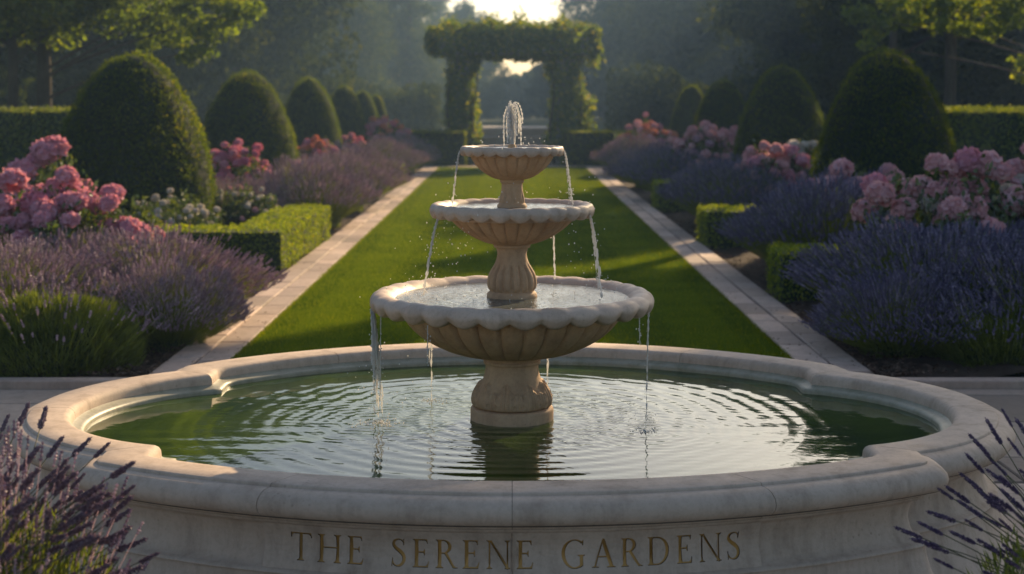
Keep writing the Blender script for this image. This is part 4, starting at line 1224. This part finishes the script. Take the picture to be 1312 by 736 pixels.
rose('pink rose bush between the first and second right topiary', 3.35, 19.0, 0.50, 1.02, ['b_pale', 'b_pale', 'b_pink'], 36, 0.125, 515, where=[(992, 200, 0), (968, 225, -.1), (1004, 205, 0), (985, 215, -.1)])
rose('white rose bush beside the pink roses of the right bed', 3.72, 19.3, 0.36, 1.10, ['b_white'], 14, 0.12, 516, where=[(1017, 186, 0), (1031, 188, 0), (1042, 187, 0), (1026, 198, -.1), (1014, 196, 0)])
rose('dusty lilac pink rose bush before the second right topiary', 3.2, 24.5, 0.58, 1.16, ['b_lilac', 'b_pale', 'b_pale'], 56, 0.125, 517, where=[(942, 167, .2), (912, 172, 0), (940, 175, .1)])
rose('sunlit coral rose bush at the far end of the right bed', 2.95, 32.5, 0.66, 1.12, ['b_coral', 'b_coral', 'b_pink', 'b_pale'], 56, 0.125, 518, top_bias=0.2)

# ------------------------------------------------------------------ trees
def crown_leaves(centres, radii, per, leaf, flat=0.75):
    parts = []
    for c, rr_ in zip(centres, radii):
        n = int(per * (rr_ / np.mean(radii)) ** 2)
        d = rand_dir(n)
        p = d * (rng.random(n) ** 0.42)[:, None] * rr_ * [1, 1, flat]
        p *= (1 + 0.25 * noise3(d, 3, int(abs(c[0] * 100)) % 97))[:, None]
        parts.append(leaves(c + p, d + 0.9 * rand_dir(n) + [0, 0, 0.35], rng.uniform(0.7, 1.35, n) * leaf, rng.uniform(0.5, 0.8, n) * leaf,
                            rnd=np.clip(rng.normal(0.45, 0.2) + rng.normal(size=n) * 0.2, 0, 1)))
    return parts
def trunk_parts(h, r0, targets, lr=0.33):
    tt = np.linspace(0, 1, 12)
    parts = [tube_np(np.stack([0.12 * np.sin(tt * 4) * h / 10, 0.1 * np.cos(tt * 3.3) * h / 10, tt * h * 0.9], -1), r0 * (1 - 0.85 * tt) + 0.02, 9)]
    for c in targets:
        z0 = min(c[2] * 0.75, h * 0.8) * 0.85
        s = np.array([0, 0, z0]); e = np.asarray(c)
        mid = (s + e) / 2 + [0, 0, 0.25]
        q = np.array([(1 - t_) ** 2 * s + 2 * t_ * (1 - t_) * mid + t_ * t_ * e for t_ in np.linspace(0, 1, 8)])
        parts.append(tube_np(q, np.linspace(r0 * lr, 0.012, 8), 6))
    return parts
def decid(seed, h, r, z0, ncl, per, leaf, mat):
    global rng
    rng = np.random.default_rng(seed)
    d = rand_dir(ncl); rad = rng.random(ncl) ** 0.4
    c = d * rad[:, None] * [r, r, (h - z0) / 2] * 0.86 + [0, 0, (h + z0) / 2]
    w = 1 - 0.25 * np.clip((c[:, 2] - z0) / (h - z0) - 0.5, 0, 1)
    c[:, :2] *= w[:, None]
    radii = rng.uniform(0.14, 0.27, ncl) * r * 1.35
    cr = mesh_np('crown', crown_leaves(c, radii, per, leaf), False, [mat])
    tk = mesh_np('trunk', trunk_parts(h, h * 0.026, c[:14]), True, [M['bark']])
    return tk, cr
def conifer(seed, h, r, mat):
    global rng
    rng = np.random.default_rng(seed)
    parts = []
    for z in np.arange(0.6, h, 0.34):
        rr_ = r * (1 - z / h) ** 0.8 + 0.12
        nb = max(5, int(rr_ * 5))
        for k in range(nb):
            a = rng.random() * 6.283; L = rr_ * rng.uniform(0.65, 1.1)
            n = int(26 + L * 42)
            tt = rng.random(n) ** 0.7
            ctr = np.stack([np.cos(a) * L * tt, np.sin(a) * L * tt, z - 0.32 * L * tt ** 1.4 + 0.12 * L * tt ** 4], -1)
            ctr += rng.normal(size=(n, 3)) * [0.16, 0.16, 0.09]
            ctr[:, 2] -= np.abs(rng.normal(size=n)) * 0.16
            parts.append(leaves(ctr, rand_dir(n) + [0, 0, 0.5], rng.uniform(0.16, 0.32, n), rng.uniform(0.05, 0.09, n)))
    cr = mesh_np('crown', parts, False, [mat])
    tk = mesh_np('trunk', trunk_parts(h, h * 0.018, []), True, [M['bark']])
    return tk, cr
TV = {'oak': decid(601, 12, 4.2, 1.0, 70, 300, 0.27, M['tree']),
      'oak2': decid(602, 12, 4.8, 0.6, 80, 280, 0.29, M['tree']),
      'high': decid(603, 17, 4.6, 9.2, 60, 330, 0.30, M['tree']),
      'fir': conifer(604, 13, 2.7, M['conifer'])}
def tree(kind, X, Y, s, label, cat='tree', group='trees behind the garden'):
    t = thing('fir_tree' if kind == 'fir' else 'leafy_tree', label, cat, (X, Y, -0.05), rng.random() * 6.28, s, group)
    tk, cr = TV[kind]
    link('trunk', tk, t); link('crown', cr, t)
    return t
def txy(px, Y):
    return (px - 656) * Y / 1900
for kind, px, Y, s, lb in [
 ('fir', 445, 82, 1.22, 'tall fir left of the arch above the fourth left topiary'),
 ('fir', 520, 92, 1.22, 'fir tree just left of the arch with sunlit edges'),
 ('oak', 385, 87, 1.41, 'dark broad tree above the third left topiary'),
 ('fir', 565, 129, 1.18, 'distant fir seen just over the left end of the arch'),
 ('oak', 490, 132, 1.28, 'hazy tree behind the firs left of the arch'),
 ('oak', 598, 121, 0.84, 'hazy tree rising over the left half of the arch'),
 ('oak2', 744, 126, 0.80, 'hazy tree rising behind the right end of the arch'),
 ('oak2', 612, 118, 0.52, 'low hazy tree seen through the left of the arch opening'),
 ('oak', 705, 125, 0.46, 'low hazy tree seen through the right of the arch opening'),
 ('oak2', 775, 121, 1.18, 'hazy broad tree just right of the arch'),
 ('oak', 838, 111, 1.31, 'hazy tree behind the farthest right topiary'),
 ('oak2', 905, 98, 1.34, 'tree with a pale sunlit side above the third right topiary'),
 ('oak', 975, 87, 1.41, 'dark tree above the second right topiary'),
 ('oak2', 1065, 60, 1.10, 'broad dark tree far behind the two nearest right topiaries'),
 ('oak', 1160, 54, 1.00, 'very dark tree behind the largest right topiary'),
 ('oak2', 1250, 50, 1.00, 'dark tree behind the right tall hedge'),
 ('oak', 1345, 46, 1.00, 'dark tree at the right picture edge'),
 ('oak2', 300, 56, 1.10, 'dark tree behind the second left topiary'),
 ('oak', 215, 48, 1.05, 'dark tree behind the largest left topiary'),
 ('oak2', 120, 44, 1.00, 'dark tree behind the left tall hedge'),
 ('oak', 20, 40, 1.00, 'dark tree at the left picture edge'),
 ('oak', -80, 36, 1.00, 'dark tree cut by the left picture edge'),
]:
    tree(kind, txy(px, Y), Y, s, lb)
# tall high-crowned trees on the right that shade the near garden; the two slender ones are added to shade the lawn
for kind, X, Y, sc, lb in [
    ('high', 8.3, 28.2, (0.27, 0.27, 0.92), 'slender tall tree added behind the right tall hedge to shade the near lawn'),
    ('high', 7.8, 30.2, (0.25, 0.25, 0.50), 'slender young tree added behind the largest right topiary to cast shade bands on the lawn'),
    ('high', 14.7, 29.5, (0.52, 0.52, 0.95), 'tall high crowned tree outside the right side of the garden'),
    ('high', 19.5, 30.5, (0.6, 0.6, 1.0), 'tall high crowned tree far to the right of the garden'),
    ('high', 24.5, 33.0, (0.7, 0.7, 1.1), 'tall high crowned tree deep in the right wood'),
    ('oak', 8.8, 35.5, (0.64, 0.64, 0.80), 'round dark tree between the two nearest right topiaries'),
    ('oak2', 13.4, 36.5, (0.66, 0.66, 0.48), 'round dark tree behind the middle of the right tall hedge')]:
    tree(kind, X, Y, sc, lb)

# near trees whose sunlit boughs hang into the picture
def near_tree(label, X, Y, seed, boughs, hgt, per=800, leaf=0.12, tr=0.16):
    global rng
    rng = np.random.default_rng(seed)
    t = thing('leafy_tree', label, 'tree', (X, Y, -0.05), group='trees with sunlit boughs')
    cs, rs = [], []
    for (px, py, dy, rr_) in boughs:
        yy = Y + dy
        cs.append(np.array([(px - 656) * yy / 1900 - X, dy, HC - (py - 129) * yy / 1900])); rs.append(rr_)
    tops = rand_dir(26) * [2.6, 2.2, 1.8] + [0, 0, hgt * 0.75]
    allc = cs + list(tops); allr = rs + list(rng.uniform(0.7, 1.1, 26))
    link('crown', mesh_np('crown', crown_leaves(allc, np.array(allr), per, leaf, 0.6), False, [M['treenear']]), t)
    link('trunk', mesh_np('trunk', trunk_parts(hgt, tr, cs[::3] + list(tops[:6]), 0.18), True, [M['bark']]), t)
near_tree('tree with yellow lit boughs hanging over the largest left topiary', -8.6, 27, 701,
          [(300, 15, 0, .42), (275, 35, .2, .40), (250, 30, 0, .4), (255, 62, 0, .32), (225, 45, .3, .38), (240, 72, .1, .25), (205, 25, .4, .42), (320, 8, -.2, .32), (190, 50, .5, .3), (230, 5, 0, .45), (280, -10, 0, .5)], 6.5)
near_tree('tree with a thin pale trunk and lit leaves at the top left corner', -9.0, 26.5, 702,
          [(40, 15, 0, .42), (75, 22, .2, .38), (95, 15, 0, .36), (110, 5, .2, .4), (20, 35, 0, .32), (55, 40, .3, .25), (125, -8, .2, .45), (0, 10, 0, .5)], 6.5, tr=0.10)
near_tree('tree with golden lit boughs spreading over the largest right topiary', 11.0, 27.5, 703,
          [(1135, 25, 0, .30), (1170, 22, .2, .34), (1205, 28, 0, .30), (1235, 33, .2, .30), (1265, 35, 0, .30), (1290, 20, .1, .38), (1250, 5, 0, .45), (1200, 0, .2, .45), (1150, 0, 0, .4), (1110, 55, 0, .20), (1120, 40, .1, .22), (1310, 75, 0, .22), (1308, 95, .1, .2), (1100, 15, .3, .35), (1300, -5, 0, .5)], 9.5)
# undergrowth and the far wood
def shrub_mass(name, label, boxes, leaf, n, mat, sd):
    global rng
    rng = np.random.default_rng(sd)
    parts = []
    for (x0, x1, y0, y1, z1) in boxes:
        c = np.stack([rng.uniform(x0, x1, n), rng.uniform(y0, y1, n), np.zeros(n)], -1)
        top = z1 * (0.75 + 0.25 * noise3(c * [1, 1, 0], 0.5, sd) + 0.12 * noise3(c, 1.7, sd + 1))
        c[:, 2] = top * rng.random(n) ** 0.55
        parts.append(leaves(c, rand_dir(n) + [0, -0.3, 0.4], rng.uniform(0.7, 1.3, n) * leaf, rng.uniform(0.5, 0.8, n) * leaf))
    o = link(name, mesh_np(name, parts, False, [mat]))
    return tag(o, label, 'wood', kind='stuff')
shrub_mass('far_wood', 'hazy far wood closing the view behind the trees', [(-95, -9, 132, 140, 15), (11, 95, 132, 140, 15), (-10, 12, 136, 142, 4.3), (-90, -30, 100, 110, 14), (40, 90, 100, 110, 14)], 0.9, 17000, M['tree'], 801)
shrub_mass('undergrowth', 'dark undergrowth at the foot of the trees', [(-40, -5.5, 50, 54, 4.0), (7.5, 40, 50, 54, 4.0), (-14, -3, 60, 64, 2.6), (4, 14, 60, 64, 3.2)], 0.28, 9000, M['tree'], 802)
r = np.random.default_rng(5)
def rock(X, Y, s, label):
    u = np.linspace(0.05, np.pi - 0.05, 14)[:, None]; w = np.linspace(0, 2 * np.pi, 20, endpoint=False)[None]
    v = np.stack([np.sin(u) * np.cos(w), np.sin(u) * np.sin(w), np.cos(u) + 0 * w], -1).reshape(-1, 3)
    v *= (1 + 0.16 * noise3(v, 2.2, int(X * 10) % 50) + 0.06 * noise3(v, 6, 3))[:, None]
    tag(link('boulder', mesh_np('boulder', [(v * [s, s * 0.8, s * 0.55], grid_faces(14, 20, True)[:, ::-1])], True, [M['rock']]), None, (X, Y, s * 0.3)), label, 'boulder', 'pale stones before the wood')
for px, Y, s, lb in [(530, 52, 0.5, 'pale stone left of the arch beyond the dark hedge'), (552, 53, 0.35, 'smaller pale stone close to the left pillar of the arch'), (776, 52, 0.4, 'pale stone right of the arch beyond the dark hedge'), (800, 53, 0.3, 'small pale stone above the right end of the dark hedge')]:
    rock(txy(px, Y), Y, s, lb)

# ------------------------------------------------------------------ mulch and grass edges
rng = np.random.default_rng(900)
n = 5200
sx = np.where(rng.random(n) < 0.5, -1, 1)
off = np.abs(rng.normal(size=n)) * 0.22 - 0.03
yy = YT + 0.15 + rng.random(n) ** 2 * 14
c = np.stack([sx * (XP + off), yy, 0.012 + rng.random(n) * 0.02 + 0.03 * (off < 0) + 0.05 * np.clip(off, 0, 1)], -1)
tag(link('mulch', mesh_np('mulch', [leaves(c, np.tile([0, 0, 1.0], (n, 1)) + 0.5 * rand_dir(n), rng.uniform(0.015, 0.05, n), rng.uniform(0.008, 0.02, n))], False, [M['mulch']])), 'brown bark mulch scattered along the bed edges', 'mulch', kind='stuff')
n = 90000
yy = YT + (YE - YT) * rng.random(n) ** 2.2
xx = rng.uniform(-XL, XL, n)
ed = rng.random(n) < 0.12
xx[ed] = np.sign(xx[ed]) * (XL + rng.normal(size=ed.sum()) * 0.012)
up = unit(np.stack([rng.normal(size=n) * 0.35, rng.normal(size=n) * 0.35, np.ones(n)], -1))
hh = rng.uniform(0.014, 0.032, n) * (1 + (yy - YT) * 0.02)
c = np.stack([xx, yy, 0.012 + hh * 0.4], -1)
tag(link('grass', mesh_np('grass', [leaves(c, np.cross(up, rand_dir(n)), hh, np.full(n, 0.004) * (1 + (yy - YT) * 0.05), direc=up)], False, [M['grass']])), 'short mown grass blades of the lawn', 'grass', kind='stuff')

n = 260
sx = np.where(rng.random(n) < 0.5, -1, 1)
xx = sx * (XL + rng.random(n) * 0.42); yy = YT + 0.3 + rng.random(n) ** 1.5 * 20
c = np.stack([xx, yy, np.full(n, 0.038)], -1)
tag(link('fallen_leaves', mesh_np('fallen_leaves', [leaves(c, np.tile([0, 0, 1.0], (n, 1)) + 0.3 * rand_dir(n), rng.uniform(0.012, 0.03, n), rng.uniform(0.01, 0.018, n))], False, [M['mulch']])), 'dry fallen leaves scattered on the side paths', 'fallen leaves', kind='stuff')
# ------------------------------------------------------------------ foreground lavender
def big_spike(seed, mat):
    r = np.random.default_rng(seed)
    cs, ds, ls = [], [], []
    L = 1.0
    for k in range(15):
        z = 0.02 + k / 15 * 0.94 + r.normal() * 0.01
        m_ = 7 if k < 11 else 5
        w = 0.085 * (1.0 - 0.5 * max(0, z - 0.45) * 1.6) * (0.8 if k == 0 else 1)
        for q in range(m_):
            a = q / m_ * 6.283 + k * 0.5 + r.random() * 0.5
            rr_ = w * r.uniform(0.4, 1.0)
            cs.append((math.cos(a) * rr_, math.sin(a) * rr_, z + r.normal() * 0.012))
            ds.append((math.cos(a) * 0.75, math.sin(a) * 0.75, 0.85))
            ls.append(r.uniform(0.075, 0.13))
    cs, ds, ls = np.array(cs), unit(np.array(ds)), np.array(ls)
    # each floret: small six sided bud
    parts = []
    n = len(cs)
    s1 = unit(np.cross(ds, [0.3, 0.2, 0.9])); s2 = np.cross(ds, s1)
    tone = np.clip(r.normal(0.45, 0.25, n), 0, 1)
    pts = [cs - ds * ls[:, None] * 0.5]
    for hgt_, wd in ((0.0, 0.30), (0.38, 0.22)):
        for q in range(5):
            a = q * 1.2566
            pts.append(cs + ds * (ls * hgt_)[:, None] + (s1 * math.cos(a) + s2 * math.sin(a)) * (ls * wd)[:, None])
    pts.append(cs + ds * ls[:, None] * 0.55)
    v = np.stack(pts, 1).reshape(-1, 3)
    o0 = np.arange(n)[:, None] * 12
    f3 = np.concatenate([o0 + np.array([[0, 1 + (q + 1) % 5, 1 + q]]) for q in range(5)] + [o0 + np.array([[11, 6 + q, 6 + (q + 1) % 5]]) for q in range(5)])
    f4 = np.concatenate([o0 + np.array([[1 + q, 1 + (q + 1) % 5, 6 + (q + 1) % 5, 6 + q]]) for q in range(5)])
    tt = np.linspace(-0.05, 1.0, 4)
    stx = tube_np(np.stack([0 * tt, 0 * tt, tt], -1), np.full(4, 0.018), 5)
    # dry papery calyx tips
    return mesh_np('flower_spike', [(v, f3, np.tile(tone, 10), 0), (v, f4, np.tile(tone, 5), 0), stx], False, [mat])
SPK = {'grey': [big_spike(911, M['lav_grey']), big_spike(912, M['lav_grey'])], 'dark': [big_spike(913, M['lav_dark']), big_spike(914, M['lav_dark'])]}
def fore_lavender(label, X, Y, tips, base, seed, nextra, ext, nleaf, dome, kind='grey', fx=0.0):
    """tips: list of (px, py, Y) ends of the individual flower spikes"""
    global rng
    rng = np.random.default_rng(seed)
    t = thing('lavender_plant', label, 'lavender', (X, Y, 0), group='foreground lavender at the pool')
    ends = [np.array([(px - 656) * yy / 1900, yy, HC - (py - 129) * yy / 1900]) for px, py, yy in tips]
    for _ in range(nextra):
        px, py = rng.uniform(ext[0], ext[1]), rng.uniform(ext[2], ext[3])
        yy = Y + rng.uniform(-0.25, 0.25)
        ends.append(np.array([(px - 656) * yy / 1900, yy, HC - (py - 129) * yy / 1900]))
    stems = []
    o0 = np.array([X, Y, 0])
    for k, e in enumerate(ends):
        b_ = np.array([X + fx + rng.normal() * dome[0] * 0.35, Y + rng.normal() * dome[0] * 0.35, dome[1] * 0.35])
        e = e - o0; b_ = b_ - o0
        mid = b_ + (e - b_) * 0.45 + np.array([0, 0, 0.10 * np.linalg.norm(e - b_)]) + rng.normal(size=3) * 0.015
        q = np.array([(1 - s) ** 2 * b_ + 2 * s * (1 - s) * mid + s * s * e for s in np.linspace(0, 1, 12)])
        d = unit(q[-1] - q[-3])
        L = rng.uniform(0.05, 0.08)
        q2 = q.copy(); q2[-1] = e - d * L * 0.9
        stems.append(tube_np(q2, np.linspace(0.0020, 0.0013, 12), 5))
        rot = Vector(d).to_track_quat('Z', 'Y').to_euler()
        s_ = L
        wk = 1.05 if kind == 'grey' else 0.78
        link('flower_spike', SPK[kind][k % 2], t, tuple(e - d * L), tuple(rot), (s_ * wk, s_ * wk, s_))
        for _ in range(3):                                   # little leaves up the stem
            pass
    # leaf mound
    n = nleaf
    dd = rand_dir(n); dd[:, 2] = np.abs(dd[:, 2])
    c = dd * (rng.random(n) ** 0.4)[:, None] * [dome[0], dome[0], dome[1]]
    dirs = unit(dd + [0, 0, 0.6] + 0.4 * rng.normal(size=(n, 3)))
    lf = leaves(c, np.cross(dirs, rand_dir(n)), rng.uniform(0.03, 0.06, n), rng.uniform(0.004, 0.008, n), direc=dirs)
    if kind == 'grey':                                       # dry brownish sprays of old flower stems through the mound
        n2 = 700
        dd = rand_dir(n2); dd[:, 2] = np.abs(dd[:, 2])
        b0 = dd * [dome[0] * 0.5, dome[0] * 0.5, dome[1] * 0.6]
        e0 = dd * (rng.uniform(0.8, 1.12, n2)[:, None]) * [dome[0], dome[0], dome[1]] + [0, 0, 0.06]
        e0 += rng.normal(size=(n2, 3)) * 0.02
        P_ = b0[:, None] + (e0 - b0)[:, None] * np.array([0, 0.5, 1.0])[None, :, None]
        v_, f_ = ribbons(P_, 0.0025)
        old = spikes(e0, unit(e0 - b0), rng.uniform(0.03, 0.055, n2), np.full(n2, 0.006), 5)
        tag(link('old_flower', mesh_np('old_flower', old + [(v_, f_, None, 0)], False, [M['lav_warm']]), t), kind='stuff')
    link('foliage', mesh_np('foliage', [lf], False, [M['lav_leaf']]), t)
    link('stem', mesh_np('stem', stems, True, [M['lav_stem']]), t)
M['lav_stem'] = plain('lavender_stem', (0.10, 0.10, 0.055), 0.8)
LT = [(38, 515, 3.9), (12, 530, 3.85), (60, 520, 3.9), (82, 558, 3.7), (118, 560, 3.75), (142, 566, 3.7), (88, 586, 3.6), (52, 570, 3.6), (28, 575, 3.55), (127, 625, 3.55), (144, 640, 3.55), (108, 628, 3.5), (170, 652, 3.55), (165, 680, 3.5),
      (190, 690, 3.5), (205, 708, 3.45), (185, 725, 3.4), (75, 600, 3.5), (40, 605, 3.45), (15, 600, 3.45), (95, 650, 3.4), (60, 635, 3.4), (130, 690, 3.4), (150, 715, 3.35), (120, 730, 3.35), (3, 555, 3.6)]
fore_lavender('dusty purple lavender in the bottom left corner before the pool', -1.13, 3.30, LT, None, 921, 80, (-10, 175, 590, 740), 12000, (0.36, 0.74), 'grey', -0.28)
RT = [(1283, 523, 3.9), (1262, 535, 3.85), (1240, 555, 3.8), (1236, 580, 3.75), (1200, 625, 3.65), (1210, 622, 3.7), (1186, 655, 3.6), (1174, 668, 3.6), (1145, 675, 3.6), (1165, 690, 3.55), (1185, 698, 3.55), (1225, 640, 3.65), (1245, 620, 3.7), (1270, 590, 3.75),
      (1290, 560, 3.8), (1300, 535, 3.85), (1262, 600, 3.7), (1215, 680, 3.55), (1235, 665, 3.6), (1195, 715, 3.5), (1250, 690, 3.55), (1280, 625, 3.7), (1305, 600, 3.75), (1255, 572, 3.8), (1228, 605, 3.7)]
fore_lavender('dark sparse lavender sprigs in the bottom right corner before the pool', 1.24, 3.55, RT, None, 922, 14, (1250, 1320, 600, 740), 5000, (0.22, 0.60), 'dark', 0.36)

# ------------------------------------------------------------------ haze
m, ns, ln = newmat('haze_air')
pv_ = N(ns, 'ShaderNodeVolumePrincipled')
pv_.inputs['Color'].default_value = (0.42, 0.66, 1.0, 1)
pv_.inputs['Density'].default_value = 0.0015
pv_.inputs['Anisotropy'].default_value = 0.45
o = N(ns, 'ShaderNodeOutputMaterial')
ln.new(pv_.outputs[0], o.inputs['Volume'])
hz = link('haze', mesh_np('haze', [box_np(-145, 145, -9, 170, -1.1, 22)], False, [m]))
tag(hz, 'pale morning haze between the trees', 'haze', kind='stuff')
